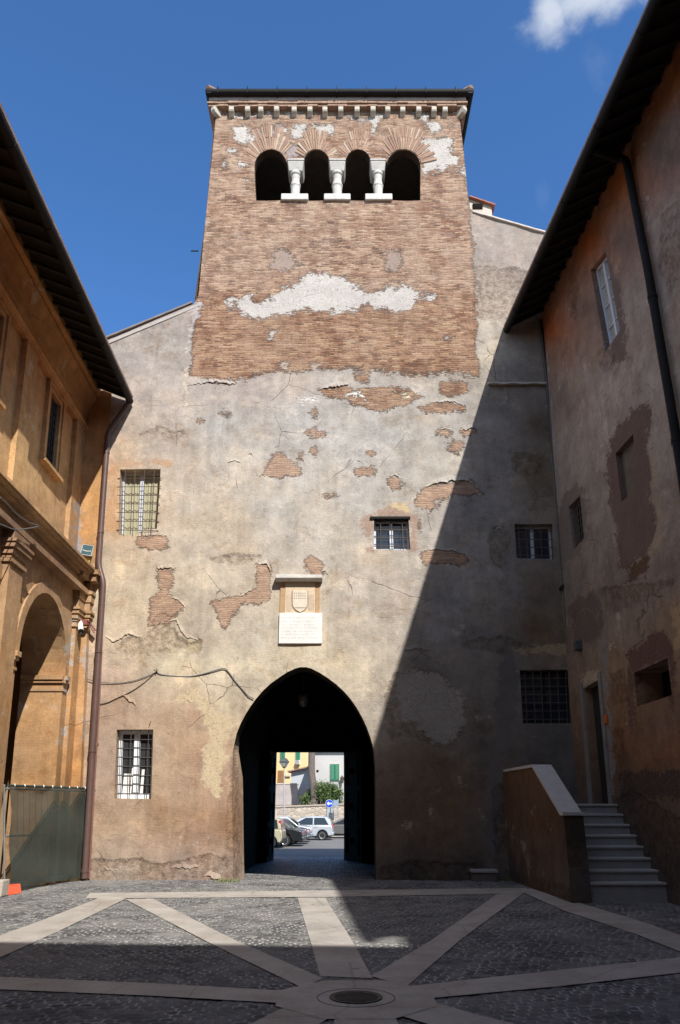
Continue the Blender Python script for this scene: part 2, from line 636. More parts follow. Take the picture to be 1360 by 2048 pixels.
def tile_mat():
    q = NT('clay_roof_tiles')
    n = q.noise(3, 7, 0.7)
    c = q.ramp(n, [(0.25, (0.16, 0.10, 0.075)), (0.5, (0.30, 0.19, 0.135)), (0.75, (0.36, 0.31, 0.25))])
    q.bump(q.math('MULTIPLY', q.noise(30, 5), 0.012))
    return q.done(c, 0.9)


def glass_mat(name, col=(0.015, 0.02, 0.028), rough=0.06):
    q = NT(name)
    q.bump(q.math('MULTIPLY', q.noise(2.5, 2), 0.006))
    q.done(col, rough)
    q.b.inputs['Specular IOR Level'].default_value = 0.8
    return q.m


def net_mat():
    q = NT('green_shade_net')
    co = q.co()
    s = q.sep(co)
    w = q.n('ShaderNodeTexWave')
    w.bands_direction = 'Z'
    w.inputs['Scale'].default_value = 22
    q.put(w.inputs['Vector'], co)
    w2 = q.n('ShaderNodeTexWave')
    w2.bands_direction = 'Y'
    w2.inputs['Scale'].default_value = 22
    q.put(w2.inputs['Vector'], co)
    th = q.math('MAXIMUM', w.outputs['Fac'], w2.outputs['Fac'])
    fold = q.noise(1.2, 5, 0.6, q.vscale(co, 1, 1, 2.2))
    c = q.mix(fold, (0.040, 0.062, 0.052), (0.085, 0.108, 0.094))
    q.done(c, 0.75)
    tr = q.n('ShaderNodeBsdfTransparent')
    tl = q.n('ShaderNodeBsdfTranslucent')
    q.put(tl.inputs[0], (0.06, 0.085, 0.07))
    m0 = q.n('ShaderNodeMixShader')
    m0.inputs[0].default_value = 0.35
    q.t.links.new(q.b.outputs[0], m0.inputs[1])
    q.t.links.new(tl.outputs[0], m0.inputs[2])
    m1 = q.n('ShaderNodeMixShader')
    q.put(m1.inputs[0], q.step(th, 0.25, 0.75, 0.52, 0.92))
    q.t.links.new(tr.outputs[0], m1.inputs[1])
    q.t.links.new(m0.outputs[0], m1.inputs[2])
    q.t.links.new(m1.outputs[0], q.out.inputs[0])
    return q.m


def leaf_mat(name, a, b):
    q = NT(name)
    n = q.noise(2.5, 4)
    c = q.mix(q.step(n, 0.35, 0.65), a, b)
    q.done(c, 0.55)
    return q.m


M = {}
M['front'] = weathered('gatehouse_plaster_and_brick')
M['side'] = weathered('old_courtyard_plaster', 1.3)
M['ochre'] = weathered('ochre_lime_wash', 0.55, (1.0, 0.95, 0.86))
M['cobble'] = cobble_mat()
M['trav'] = travertine_mat()
M['tile'] = tile_mat()
M['glass'] = glass_mat('window_glass', (0.02, 0.03, 0.05))
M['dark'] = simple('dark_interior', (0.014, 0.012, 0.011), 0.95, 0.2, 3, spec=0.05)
M['vault'] = simple('shaded_passage_plaster', (0.009, 0.008, 0.007), 0.95, 0.25, 2, spec=0.03)  # deep shade of passage and belfry room put into a near-black colour
M['marble'] = simple('weathered_white_marble', (0.55, 0.525, 0.485), 0.75, 0.20, 4, 0.008)
M['stone'] = simple('pale_stone', (0.50, 0.45, 0.38), 0.8, 0.2, 5, 0.01)
M['iron'] = simple('rusty_iron', (0.085, 0.062, 0.048), 0.75, 0.3, 18)
M['gutter'] = simple('dark_painted_gutter', (0.017, 0.0165, 0.017), 0.6, 0.25, 5, spec=0.12)
M['pipe'] = simple('brown_painted_pipe', (0.105, 0.060, 0.050), 0.45, 0.2, 4)
M['pipegrey'] = simple('grey_cast_iron_pipe', (0.055, 0.052, 0.052), 0.6, 0.2, 4)
M['timber'] = simple('old_dark_timber', (0.011, 0.008, 0.0065), 0.9, 0.3, 5)
M['frame'] = simple('grey_white_window_paint', (0.56, 0.60, 0.66), 0.55, 0.08, 8)
M['whiteframe'] = simple('white_window_paint', (0.78, 0.80, 0.82), 0.5, 0.05, 8)
M['curtain'] = simple('pale_yellow_curtain', (0.40, 0.37, 0.25), 0.9, 0.10, 5)
M['lace'] = simple('grey_lace_curtain', (0.40, 0.40, 0.36), 0.9, 0.35, 9)
M['voile'] = simple('dark_room_behind_glass', (0.030, 0.030, 0.032), 0.35, 0.3, 3)
M['white'] = simple('white_plastic', (0.72, 0.71, 0.67), 0.4, 0.04, 5)
M['black'] = simple('black_plastic', (0.015, 0.015, 0.016), 0.5, 0.1, 5)
M['cable'] = simple('grey_cable', (0.11, 0.115, 0.12), 0.6, 0.1, 5)
M['net'] = net_mat()
M['galv'] = simple('galvanised_steel', (0.42, 0.44, 0.45), 0.45, 0.15, 8, 0, 0.6)
M['orange'] = simple('faded_orange_plastic', (0.80, 0.12, 0.055), 0.6, 0.08, 5)
M['cover'] = simple('cast_iron_cover', (0.045, 0.042, 0.042), 0.55, 0.25, 14, 0.01)
M['grass'] = leaf_mat('weed_green', (0.10, 0.14, 0.03), (0.20, 0.22, 0.06))
M['leaf'] = leaf_mat('laurel_leaves', (0.035, 0.072, 0.018), (0.115, 0.165, 0.045))
M['bark'] = simple('pine_bark', (0.155, 0.125, 0.110), 0.95, 0.4, 7, 0.05)


# ------------------------------------------------------------------ walls as fine sheets with real openings
def inpoly(x, y, poly):
    x, y = np.asarray(x, float), np.asarray(y, float)
    r = np.zeros(x.shape, bool)
    n = len(poly)
    for i in range(n):
        x0, y0 = poly[i]
        x1, y1 = poly[(i + 1) % n]
        c = (y0 > y) != (y1 > y)
        if y1 != y0:
            r ^= c & (x < (x1 - x0) * (y - y0) / (y1 - y0) + x0)
    return r


def sdist(x, y, poly):
    x, y = np.asarray(x, float), np.asarray(y, float)
    d = np.full(x.shape, 1e9)
    n = len(poly)
    for i in range(n):
        x0, y0 = poly[i]
        x1, y1 = poly[(i + 1) % n]
        ex, ey = x1 - x0, y1 - y0
        t = np.clip(((x - x0) * ex + (y - y0) * ey) / (ex * ex + ey * ey + 1e-12), 0, 1)
        d = np.minimum(d, np.hypot(x - x0 - t * ex, y - y0 - t * ey))
    return np.where(inpoly(x, y, poly), d, -d)


def resample(loop, sp):
    out = []
    n = len(loop)
    for i in range(n):
        a, b = np.array(loop[i], float), np.array(loop[(i + 1) % n], float)
        k = max(1, int(np.hypot(*(b - a)) / sp))
        for j in range(k): out.append(tuple(a + (b - a) * j / k))
    return out


def wall_sheet(name, parent, mat, outline, holes, to3, sp, painter, reveals=None, reveal_shade=None):
    """outline / holes in wall coordinates (u along, v up); to3(u, v, d) -> point, d metres into the wall"""
    reveals = reveals or [0.3] * len(holes)
    ol = resample(outline, sp)
    hl = [resample(h, sp) for h in holes]
    us = [p[0] for p in ol]
    vs_ = [p[1] for p in ol]
    gu, gv = np.meshgrid(np.arange(min(us) + sp / 2, max(us), sp), np.arange(min(vs_) + sp / 2, max(vs_), sp))
    gu, gv = gu.ravel(), gv.ravel()
    gu = gu + rng.uniform(-.2, .2, gu.shape) * sp
    gv = gv + rng.uniform(-.2, .2, gv.shape) * sp
    keep = sdist(gu, gv, outline) > sp * 0.45
    for h in holes: keep &= sdist(gu, gv, h) < -sp * 0.45
    pts = list(ol)
    edges = [(i, (i + 1) % len(ol)) for i in range(len(ol))]
    hidx = []
    for h in hl:
        b = len(pts)
        pts += h
        edges += [(b + i, b + (i + 1) % len(h)) for i in range(len(h))]
        hidx.append((b, len(h)))
    pts += list(zip(gu[keep].tolist(), gv[keep].tolist()))
    r = delaunay_2d_cdt([Vector(p) for p in pts], edges, [], 0, 1e-6)
    V = np.array([(p.x, p.y) for p in r[0]])
    T = np.array([f for f in r[2] if len(f) == 3])
    cen = V[T].mean(1)
    ok = inpoly(cen[:, 0], cen[:, 1], outline)
    for h in holes: ok &= ~inpoly(cen[:, 0], cen[:, 1], h)
    T = T[ok]
    verts = [to3(u, v, 0.0) for u, v in V]
    faces = [tuple(t) for t in T.tolist()]
    spans = []
    for hn, (loop, dep) in enumerate(zip(hl, reveals)):
        if not dep: continue
        b = len(verts)
        k = len(loop)
        spans.append((hn, b, k))
        inner = dep(loop) if callable(dep) else [to3(u, v, dep) for u, v in loop]
        verts += [to3(u, v, 0.0) for u, v in loop] + inner
        faces += [(b + i, b + (i + 1) % k, b + k + (i + 1) % k, b + k + i) for i in range(k)]
    o = obj(name, verts, faces, mat, parent)
    bm = bmesh.new()
    bm.from_mesh(o.data)
    bmesh.ops.recalc_face_normals(bm, faces=bm.faces)
    bm.to_mesh(o.data)
    bm.free()
    P = np.array([v.co[:] for v in o.data.vertices])
    tone, tone2, mask = painter(P)
    for hn, b, k in spans:                             # deep shade painted into the tone of soffits and jambs
        if reveal_shade and hn in reveal_shade:
            col, test = reveal_shade[hn]
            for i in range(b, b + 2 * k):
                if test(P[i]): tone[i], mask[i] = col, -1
    set_attr(o, tone, tone2, mask)
    return o


def set_attr(o, tone, tone2, mask):
    for nme, a in (('tone', tone), ('tone_patch', tone2)):
        ca = o.data.attributes.new(nme, 'FLOAT_COLOR', 'POINT')
        ca.data.foreach_set('color', np.concatenate([a, np.ones((len(a), 1))], 1).astype(np.float32).ravel())
    ma = o.data.attributes.new('mask', 'FLOAT_VECTOR', 'POINT')
    ma.data.foreach_set('vector', mask.astype(np.float32).ravel())


def flat_attr(o, tone, mask=(-1, -1, -1)):
    n = len(o.data.vertices)
    set_attr(o, np.tile(np.array(tone), (n, 1)), np.tile(np.array(tone), (n, 1)), np.tile(np.array(mask, float), (n, 1)))
    return o


ALB = 0.80


def idw(px, py, ctrl, pw=3.0):
    num = np.zeros((len(px), 3))
    den = np.zeros(len(px))
    for (cx, cy, c) in ctrl:
        w = 1.0 / (np.hypot(px - cx, (py - cy)) + 25.0) ** pw
        num += w[:, None] * np.array(srgb(*c))[None]
        den += w
    return num / den[:, None] * ALB


def field(px, py, polys, unit=75.0):
    f = np.full(len(px), -1.0)
    for p in polys:
        xs, ys = [a for a, b in p], [b for a, b in p]
        pad = 90 * unit / 75
        sel = (px > min(xs) - pad) & (px < max(xs) + pad) & (py > min(ys) - pad) & (py < max(ys) + pad)
        if sel.any(): f[sel] = np.maximum(f[sel], sdist(px[sel], py[sel], p) / unit)
    return np.clip(f * 2.2, -1, 1)


def rect(x0, y0, x1, y1): return [(x0, y0), (x1, y0), (x1, y1), (x0, y1)]


def blob(cx, cy, rx, ry, n=14, j=0.25, seed=0):
    r_ = random.Random(seed or int(cx * 7 + cy))
    return [(cx + rx * math.cos(2 * math.pi * i / n) * (1 + r_.uniform(-j, j)), cy + ry * math.sin(2 * math.pi * i / n) * (1 + r_.uniform(-j, j))) for i in range(n)]


# ================================================================== GROUND
def build_ground():
    ys = [-60, -20, 0, 6, 12, 19.3, 19.36, 21, 23, 27, 31, 38, 45, 60, 100, 400]
    xs = [-300, -40, -12, -6, 0, 6, 12, 40, 300]
    v = [(x, y, gz(y) - (.035 if y < 19.35 else 0)) for y in ys for x in xs]
    n = len(xs)
    f = [(j * n + i, j * n + i + 1, (j + 1) * n + i + 1, (j + 1) * n + i) for j in range(len(ys) - 1) for i in range(n - 1)]
    tag(obj('ground', v, f, M['cobble']), kind='structure')
    # the courtyard's setts: every stone domed, joints sunk between them
    sp = 0.0175
    Y = np.arange(6.0, 19.45, sp)
    hw = 0.50 * Y + 0.6
    nx = int(2 * hw.max() / sp)
    U = np.linspace(-1, 1, nx)
    XX = np.clip(U[None, :] * hw.max(), -hw[:, None], hw[:, None])
    keepc = np.abs(U[None, :] * hw.max()) <= hw[:, None] + sp
    YY = np.repeat(Y[:, None], nx, 1)
    a_ = R(7)
    wx = XX + .05 * np.sin(YY * 1.3 + 1) + .03 * np.sin(YY * 3.1 + XX)
    wy = YY + .06 * np.sin(XX * 1.1) + .03 * np.sin(XX * 2.7 + YY * .7)
    gx, gy = (wx * math.cos(a_) + wy * math.sin(a_)) / .118, (-wx * math.sin(a_) + wy * math.cos(a_)) / .108
    gx = gx + .5 * (np.floor(gy) % 2)
    ix, iy = np.floor(gx).astype(int), np.floor(gy).astype(int)

    def hsh(i, j, k):
        h = (i * 73856093) ^ (j * 19349663) ^ (k * 83492791)
        h = (h ^ (h >> 13)) * 1274126177
        return ((h ^ (h >> 16)) & 0xffff) / 65535.0
    f1 = np.full(gx.shape, 9.0)
    f2 = np.full(gx.shape, 9.0)
    cell = np.zeros(gx.shape)
    for dj in (-1, 0, 1):
        for di in (-1, 0, 1):
            i, j = ix + di, iy + dj
            cx = i + .5 + .46 * (hsh(i, j, 1) - .5)
            cy = j + .5 + .40 * (hsh(i, j, 2) - .5)
            d = (np.abs(gx - cx) ** 2.6 + np.abs(gy - cy) ** 2.6) ** (1 / 2.6)
            nearer = d < f1
            f2 = np.where(nearer, f1, np.minimum(f2, d))
            cell = np.where(nearer, hsh(i, j, 3), cell)
            f1 = np.where(nearer, d, f1)
    e = f2 - f1
    t = np.clip(e / .26, 0, 1)
    t = t * t * (3 - 2 * t)
    low = .010 * np.sin(XX * 1.9 + YY * .8) * np.sin(YY * 1.6 - XX * .5)
    Z = -.015 + t * (.011 + .007 * cell) + low * .4 - .001
    vid = -np.ones(gx.shape, int)
    vid[keepc] = np.arange(keepc.sum())
    q = keepc[:-1, :-1] & keepc[1:, :-1] & keepc[:-1, 1:] & keepc[1:, 1:]
    F4 = np.stack([vid[:-1, :-1][q], vid[:-1, 1:][q], vid[1:, 1:][q], vid[1:, :-1][q]], 1)
    co = np.stack([XX[keepc], YY[keepc], Z[keepc]], 1).astype(np.float32)
    me = bpy.data.meshes.new('courtyard_paving')
    me.vertices.add(len(co))
    me.vertices.foreach_set('co', co.ravel())
    me.loops.add(len(F4) * 4)
    me.loops.foreach_set('vertex_index', F4.astype(np.int32).ravel())
    me.polygons.add(len(F4))
    me.polygons.foreach_set('loop_start', np.arange(0, len(F4) * 4, 4, dtype=np.int32))
    me.polygons.foreach_set('loop_total', np.full(len(F4), 4, np.int32))
    me.polygons.foreach_set('use_smooth', np.ones(len(F4), bool))
    me.update()
    at = me.attributes.new('sett', 'FLOAT_VECTOR', 'POINT')
    at.data.foreach_set('vector', np.stack([cell[keepc], t[keepc], e[keepc]], 1).astype(np.float32).ravel())
    sm = NT('worn_basalt_setts')
    av = sm.sep(sm.attr('sett').outputs['Vector'])
    st = sm.ramp(av[0], [(0, (0.058, 0.059, 0.062)), (0.55, (0.105, 0.105, 0.106)), (0.88, (0.165, 0.161, 0.156)), (1, (0.22, 0.21, 0.195))])
    st = sm.mix(sm.step(sm.noise(.7, 8, .68), .40, .62, 0, .62), st, (0.25, 0.24, 0.225))
    st = sm.mix(1.0, st, sm.grey(sm.math('MULTIPLY_ADD', sm.noise(38, 5, .7), .9, .55)), 'MULTIPLY')
    jc = sm.mix(sm.step(sm.noise(2.2, 6, .7), .36, .62), (0.13, 0.122, 0.113), (0.46, 0.435, 0.40))
    jm = sm.step(sm.math('ADD', av[1], sm.math('MULTIPLY', sm.math('SUBTRACT', sm.noise(26, 4, .7), .5), .7)), .86, .30)
    sm.bump(sm.math('MULTIPLY', sm.noise(45, 5, .7), .012), .8)
    sm.done(sm.mix(jm, st, jc), sm.math('MULTIPLY_ADD', sm.noise(6, 4), .25, .68))
    sm.b.inputs['Specular IOR Level'].default_value = 0.2
    me.materials.append(sm.m)
    po = bpy.data.objects.new('courtyard_paving', me)
    C.objects.link(po)
    tag(po, kind='structure')
    # asphalt of the street beyond the gate
    ra = NT('worn_asphalt')
    n1 = ra.noise(0.7, 6)
    c = ra.mix(n1, (0.13, 0.125, 0.12), (0.21, 0.20, 0.19))
    c = ra.mix(1.0, c, ra.grey(ra.math('MULTIPLY_ADD', ra.noise(30, 4), 0.6, 0.7)), 'MULTIPLY')
    ra.bump(ra.math('MULTIPLY', ra.noise(40, 4), 0.01))
    ra.done(c, 0.9)
    yy = [33.5, 38, 45, 61]
    v = [(x, y, gz(y) + .004) for y in yy for x in (-45, 45)]
    f = [(2 * i, 2 * i + 1, 2 * i + 3, 2 * i + 2) for i in range(3)]
    tag(obj('road', v, f, ra.m), kind='structure')
    pv = MB()
    pv.box(-45, 45, 61, 64.2, -.9, -.56)
    tag(pv.build('pavement', simple('pavement_stone', (0.32, 0.30, 0.27), 0.9), None), kind='structure')
    # star of pale stone bands set in the setts
    b = MB()
    k = [0]

    def quad(*px):
        k[0] += 1
        b.poly([tuple(Vector(onZ(x, y, 0.004 + 0.0004 * k[0]))) for x, y in px])
    quad((170, 1797), (180, 1786), (1052, 1776), (1066, 1786), (640, 1794), (400, 1795))
    quad((595, 1795), (650, 1795), (700, 1874), (745, 1956), (640, 1952), (620, 1880))
    quad((250, 1798), (305, 1797), (470, 1880), (645, 1956), (606, 1976), (420, 1886))
    quad((205, 1793), (252, 1797), (130, 1856), (20, 1906), (-120, 1965), (-150, 1940), (-20, 1878), (90, 1838))
    quad((-60, 1951), (300, 1966), (600, 1983), (602, 2008), (300, 1991), (-60, 1976))
    quad((993, 1789), (1056, 1780), (920, 1880), (814, 1972), (742, 1952), (860, 1882))
    quad((1038, 1781), (1062, 1777), (1160, 1806), (1290, 1845), (1460, 1905), (1440, 1935), (1270, 1867), (1130, 1822))
    quad((820, 1972), (1080, 1944), (1460, 1904), (1460, 1934), (1120, 1972), (840, 1998))
    quad((785, 2026), (838, 1996), (950, 2028), (1180, 2085), (1060, 2110))
    quad((672, 2027), (604, 1998), (540, 2028), (380, 2110), (520, 2120))
    quad((672, 2027), (785, 2026), (860, 2160), (640, 2160))
    c = onZ(712, 1998)
    pts = []
    for i in range(8):
        a = 2 * math.pi * (i + .5) / 8
        pts.append((c[0] + .76 * math.cos(a), c[1] + .78 * math.sin(a), 0.0105))
    b.poly(pts)
    o = b.build('paving_bands', M['trav'])
    tag(o, kind='structure')
    # ring joint and drain cover at its centre
    t = thing('drain_cover', 'round dark iron drain cover at the centre of the pale paving star', 'drain cover', (c[0], c[1], 0.011))
    n = 40
    rv, rf = [], []
    for r_, z in ((.345, .012), (.345, .0135), (.353, .0135), (.353, .012)):
        rv += [(c[0] + r_ * math.cos(2 * math.pi * i / n), c[1] + r_ * math.sin(2 * math.pi * i / n), z) for i in range(n)]
    for j in range(3): rf += [(j * n + i, j * n + (i + 1) % n, (j + 1) * n + (i + 1) % n, (j + 1) * n + i) for i in range(n)]
    obj('joint_ring', rv, rf, M['cover'], t)
    m = MB()
    m.lathe([(0, .012), (.24, .012), (.24, .021), (.225, .021), (.215, .017), (0, .017)], (c[0], c[1], 0), 32)
    for i in range(-4, 5):
        w = math.sqrt(max(0, .2 ** 2 - (i * .045) ** 2))
        m.box(c[0] - w, c[0] + w, c[1] + i * .045 - .009, c[1] + i * .045 + .009, .0165, .0215)
    m.build('grate', M['cover'], t)


build_ground()


# ================================================================== GATEHOUSE
def fxz(px, py):
    p = onY(px, py, FY)
    return (p[0], p[2])


def F3(u, v, d): return (u, FY + d, v)


def arcpts(cx, cy, rx, ry, a0, a1, n):
    return [(cx + rx * math.cos(R(a0 + (a1 - a0) * i / n)), cy - ry * math.sin(R(a0 + (a1 - a0) * i / n))) for i in range(n + 1)]


GATE_PX = [(466, 1766), (465, 1680), (464, 1560), (466, 1500), (473, 1467), (481, 1447), (491, 1428), (501, 1412), (512, 1397), (526, 1381), (541, 1367), (558, 1355),
           (575, 1344), (591, 1337), (600, 1334.5), (612, 1334.5), (622, 1337), (640, 1346), (657, 1357), (673, 1369), (688, 1383), (701, 1398), (713, 1415),
           (724, 1434), (733, 1453), (741, 1475), (747, 1497), (750, 1530), (751, 1600), (752, 1768)]
BELFRY_PX = ([(512, 401), (510, 365)] + arcpts(542, 334, 33, 35, 180, 0, 12)[:-1] + [(574, 322), (606, 322)] +
             arcpts(633, 328, 27, 29, 165, 0, 10) + [(660, 322), (690, 322)] + arcpts(716, 328, 26, 29, 170, 5, 10) +
             [(742, 322), (772, 322)] + arcpts(807, 334, 34.5, 35, 165, 0, 12) + [(841, 365), (841, 401)])
WIN = {'upper_left': [(240, 939), (321, 938), (313, 1071), (237, 1069)], 'lower_left': [(233, 1459), (307, 1459), (302, 1598), (229, 1597)],
       'small': [(748, 1037), (817, 1037), (821, 1099), (748, 1099)], 'mid': [(1029, 1048), (1105, 1048), (1109, 1119), (1033, 1117)],
       'low': [(1040, 1340), (1142, 1339), (1146, 1446), (1046, 1447)]}
FRONT_PX = [(120, 1775), (120, 718), (205, 683), (388, 608), (397, 590), (411, 440), (421, 340), (431, 240), (433, 196), (917, 196), (920, 240), (930, 330),
            (939, 418), (985, 432), (1092, 467), (1195, 505), (1195, 1775)]

FRONT_CTRL = [
    (420, 260, (175, 140, 118)), (680, 260, (175, 140, 118)), (900, 260, (175, 140, 118)), (680, 450, (175, 140, 118)), (450, 650, (165, 132, 110)), (850, 680, (165, 132, 110)),
    (300, 690, (158, 147, 137)), (370, 720, (158, 147, 137)), (240, 720, (158, 147, 138)), (260, 800, (190, 166, 145)), (340, 800, (182, 163, 146)), (350, 900, (186, 164, 142)),
    (220, 950, (205, 160, 115)), (225, 1050, (214, 168, 112)), (335, 1000, (196, 172, 146)), (430, 790, (176, 158, 144)), (600, 780, (178, 160, 145)), (500, 760, (176, 155, 140)),
    (450, 850, (176, 171, 163)), (600, 840, (176, 172, 165)), (800, 850, (178, 173, 165)), (900, 830, (178, 168, 156)), (700, 900, (180, 173, 163)), (450, 930, (184, 172, 156)),
    (560, 1000, (187, 178, 164)), (700, 1000, (186, 176, 163)), (400, 1020, (192, 176, 152)), (860, 1050, (190, 176, 158)), (900, 940, (186, 174, 157)), (620, 1080, (190, 175, 156)),
    (430, 1090, (192, 172, 146)), (240, 1130, (202, 174, 134)), (260, 1200, (208, 178, 134)), (400, 1160, (198, 175, 142)), (440, 1240, (194, 172, 142)), (400, 1260, (180, 152, 128)),
    (520, 1280, (188, 174, 152)), (700, 1200, (190, 172, 150)), (700, 1290, (194, 174, 146)), (800, 1200, (186, 164, 142)), (220, 1350, (196, 158, 130)), (240, 1300, (200, 172, 132)),
    (350, 1330, (208, 188, 144)), (440, 1340, (208, 188, 148)), (520, 1320, (206, 186, 148)), (700, 1340, (204, 182, 142)), (600, 1310, (204, 180, 138)), (440, 1420, (200, 180, 148)),
    (230, 1420, (182, 148, 118)), (330, 1450, (184, 152, 120)), (390, 1430, (176, 142, 116)), (400, 1520, (178, 142, 116)), (440, 1560, (184, 148, 120)), (210, 1530, (178, 148, 126)),
    (330, 1560, (190, 158, 124)), (220, 1640, (178, 146, 114)), (330, 1640, (170, 132, 96)), (400, 1640, (166, 126, 94)), (450, 1650, (164, 120, 84)), (250, 1700, (182, 154, 128)),
    (400, 1690, (174, 138, 112)), (250, 1745, (176, 160, 146)), (380, 1745, (170, 152, 140)), (440, 1740, (168, 148, 134)),
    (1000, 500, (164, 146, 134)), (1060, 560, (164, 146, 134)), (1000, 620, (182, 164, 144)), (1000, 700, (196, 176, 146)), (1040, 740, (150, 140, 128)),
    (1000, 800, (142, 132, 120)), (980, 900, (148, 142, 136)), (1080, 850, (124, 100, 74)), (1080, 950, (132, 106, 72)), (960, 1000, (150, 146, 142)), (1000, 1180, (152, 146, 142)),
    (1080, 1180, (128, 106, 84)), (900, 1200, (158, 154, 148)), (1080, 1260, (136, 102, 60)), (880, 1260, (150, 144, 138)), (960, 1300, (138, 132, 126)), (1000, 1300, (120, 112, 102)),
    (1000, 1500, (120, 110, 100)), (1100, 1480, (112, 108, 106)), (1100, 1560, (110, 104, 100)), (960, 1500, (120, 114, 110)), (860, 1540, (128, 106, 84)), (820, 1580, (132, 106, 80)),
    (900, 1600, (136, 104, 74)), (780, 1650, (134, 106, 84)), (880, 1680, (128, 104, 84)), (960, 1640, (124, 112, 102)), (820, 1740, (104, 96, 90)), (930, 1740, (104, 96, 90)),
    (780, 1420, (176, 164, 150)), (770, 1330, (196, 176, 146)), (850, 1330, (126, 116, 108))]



def calm(ctrl, k, g=1.0):
    out = []
    for (x, y, c) in ctrl:
        l = .35 * c[0] + .5 * c[1] + .15 * c[2]
        out.append((x, y, tuple(min(250, max(0, (l + (v - l) * k) * g)) for v in c)))
    return out


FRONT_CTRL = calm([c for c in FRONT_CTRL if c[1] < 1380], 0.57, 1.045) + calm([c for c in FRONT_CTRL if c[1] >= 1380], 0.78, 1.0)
FRONT_BRICK = [
    [(425, 190), (925, 190), (930, 330), (939, 420), (941, 440), (950, 560), (953, 640), (951, 700), (962, 755), (900, 750), (830, 752), (760, 744), (690, 740), (600, 744),
     (545, 745), (515, 752), (470, 768), (420, 762), (380, 752), (384, 700), (393, 620), (405, 440), (420, 250)],
    [(638, 780), (680, 770), (720, 778), (790, 772), (825, 782), (848, 795), (830, 800), (800, 815), (760, 822), (720, 812), (690, 800), (650, 790)],
    [(835, 815), (860, 805), (900, 805), (930, 812), (936, 822), (880, 828), (845, 825)], [(875, 770), (900, 758), (930, 765), (934, 785), (905, 793), (880, 790)],
    rect(710, 750, 738, 766), [(607, 868), (625, 856), (655, 862), (650, 872), (625, 875)], [(615, 826), (628, 817), (637, 828), (626, 838)],
    blob(890, 866, 16, 8), blob(934, 864, 15, 8), blob(911, 893, 14, 13), [(518, 953), (535, 928), (548, 908), (566, 906), (580, 925), (600, 932), (605, 950), (560, 957)],
    blob(731, 942, 24, 11), blob(601, 912, 7, 9), blob(627, 904, 6, 7), [(772, 958), (795, 952), (807, 965), (800, 983), (785, 980)],
    [(832, 988), (860, 970), (910, 962), (945, 960), (962, 980), (968, 991), (915, 988), (880, 1000), (850, 1015), (832, 1012)],
    [(842, 1104), (875, 1098), (920, 1102), (940, 1122), (920, 1131), (880, 1125), (850, 1130)],
    [(512, 1128), (538, 1128), (542, 1150), (540, 1198), (520, 1208), (480, 1212), (465, 1235), (450, 1255), (440, 1252), (432, 1215), (422, 1203), (450, 1195), (490, 1190), (514, 1170)],
    [(607, 1120), (620, 1112), (645, 1130), (648, 1148), (620, 1145)], blob(633, 1146, 14, 7),
    [(272, 1072), (338, 1071), (336, 1098), (302, 1102), (272, 1088)], blob(862, 1010, 15, 9), rect(831, 1040, 841, 1063),
    [(313, 1136), (350, 1137), (345, 1165), (338, 1185), (355, 1200), (372, 1215), (360, 1225), (345, 1235), (332, 1250), (310, 1250), (296, 1262), (296, 1225), (302, 1195), (320, 1180)],
    blob(480, 1760 - 36, 2, 2), blob(400, 842, 6, 4), blob(450, 828, 14, 4), blob(660, 990, 16, 7), blob(740, 905, 10, 4)]
FRONT_CRUMB = [
    [(232, 1290), (262, 1268), (285, 1282), (300, 1255), (330, 1250), (350, 1262), (372, 1285), (402, 1282), (398, 1306), (360, 1300), (330, 1306), (290, 1312), (240, 1308)],
    [(785, 1350), (830, 1338), (880, 1345), (905, 1380), (930, 1400), (925, 1470), (900, 1492), (860, 1488), (820, 1470), (780, 1480), (770, 1440), (772, 1390)],
    [(975, 1065), (1000, 1050), (1020, 1075), (1022, 1140), (1000, 1142), (985, 1120)], [(180, 1722), (260, 1716), (330, 1728), (420, 1706), (470, 1722), (468, 1770), (180, 1770)],
    [(944, 530), (1090, 545), (1080, 655), (1010, 640), (955, 640)], blob(662, 452, 16, 9), [(595, 500), (650, 480), (740, 485), (770, 510), (740, 535), (640, 535)],
    [(750, 1770), (760, 1735), (830, 1720), (950, 1730), (960, 1770)], [(985, 1580), (1010, 1560), (1018, 1700), (990, 1720)], blob(1060, 930, 34, 22), blob(990, 1290, 60, 16),
    blob(330, 870, 40, 14), blob(470, 1120, 44, 12), [(465, 1500), (480, 1560), (482, 1760), (455, 1765), (452, 1640)], blob(325, 545 + 700, 22, 16)]
WHITE = (204, 197, 190)
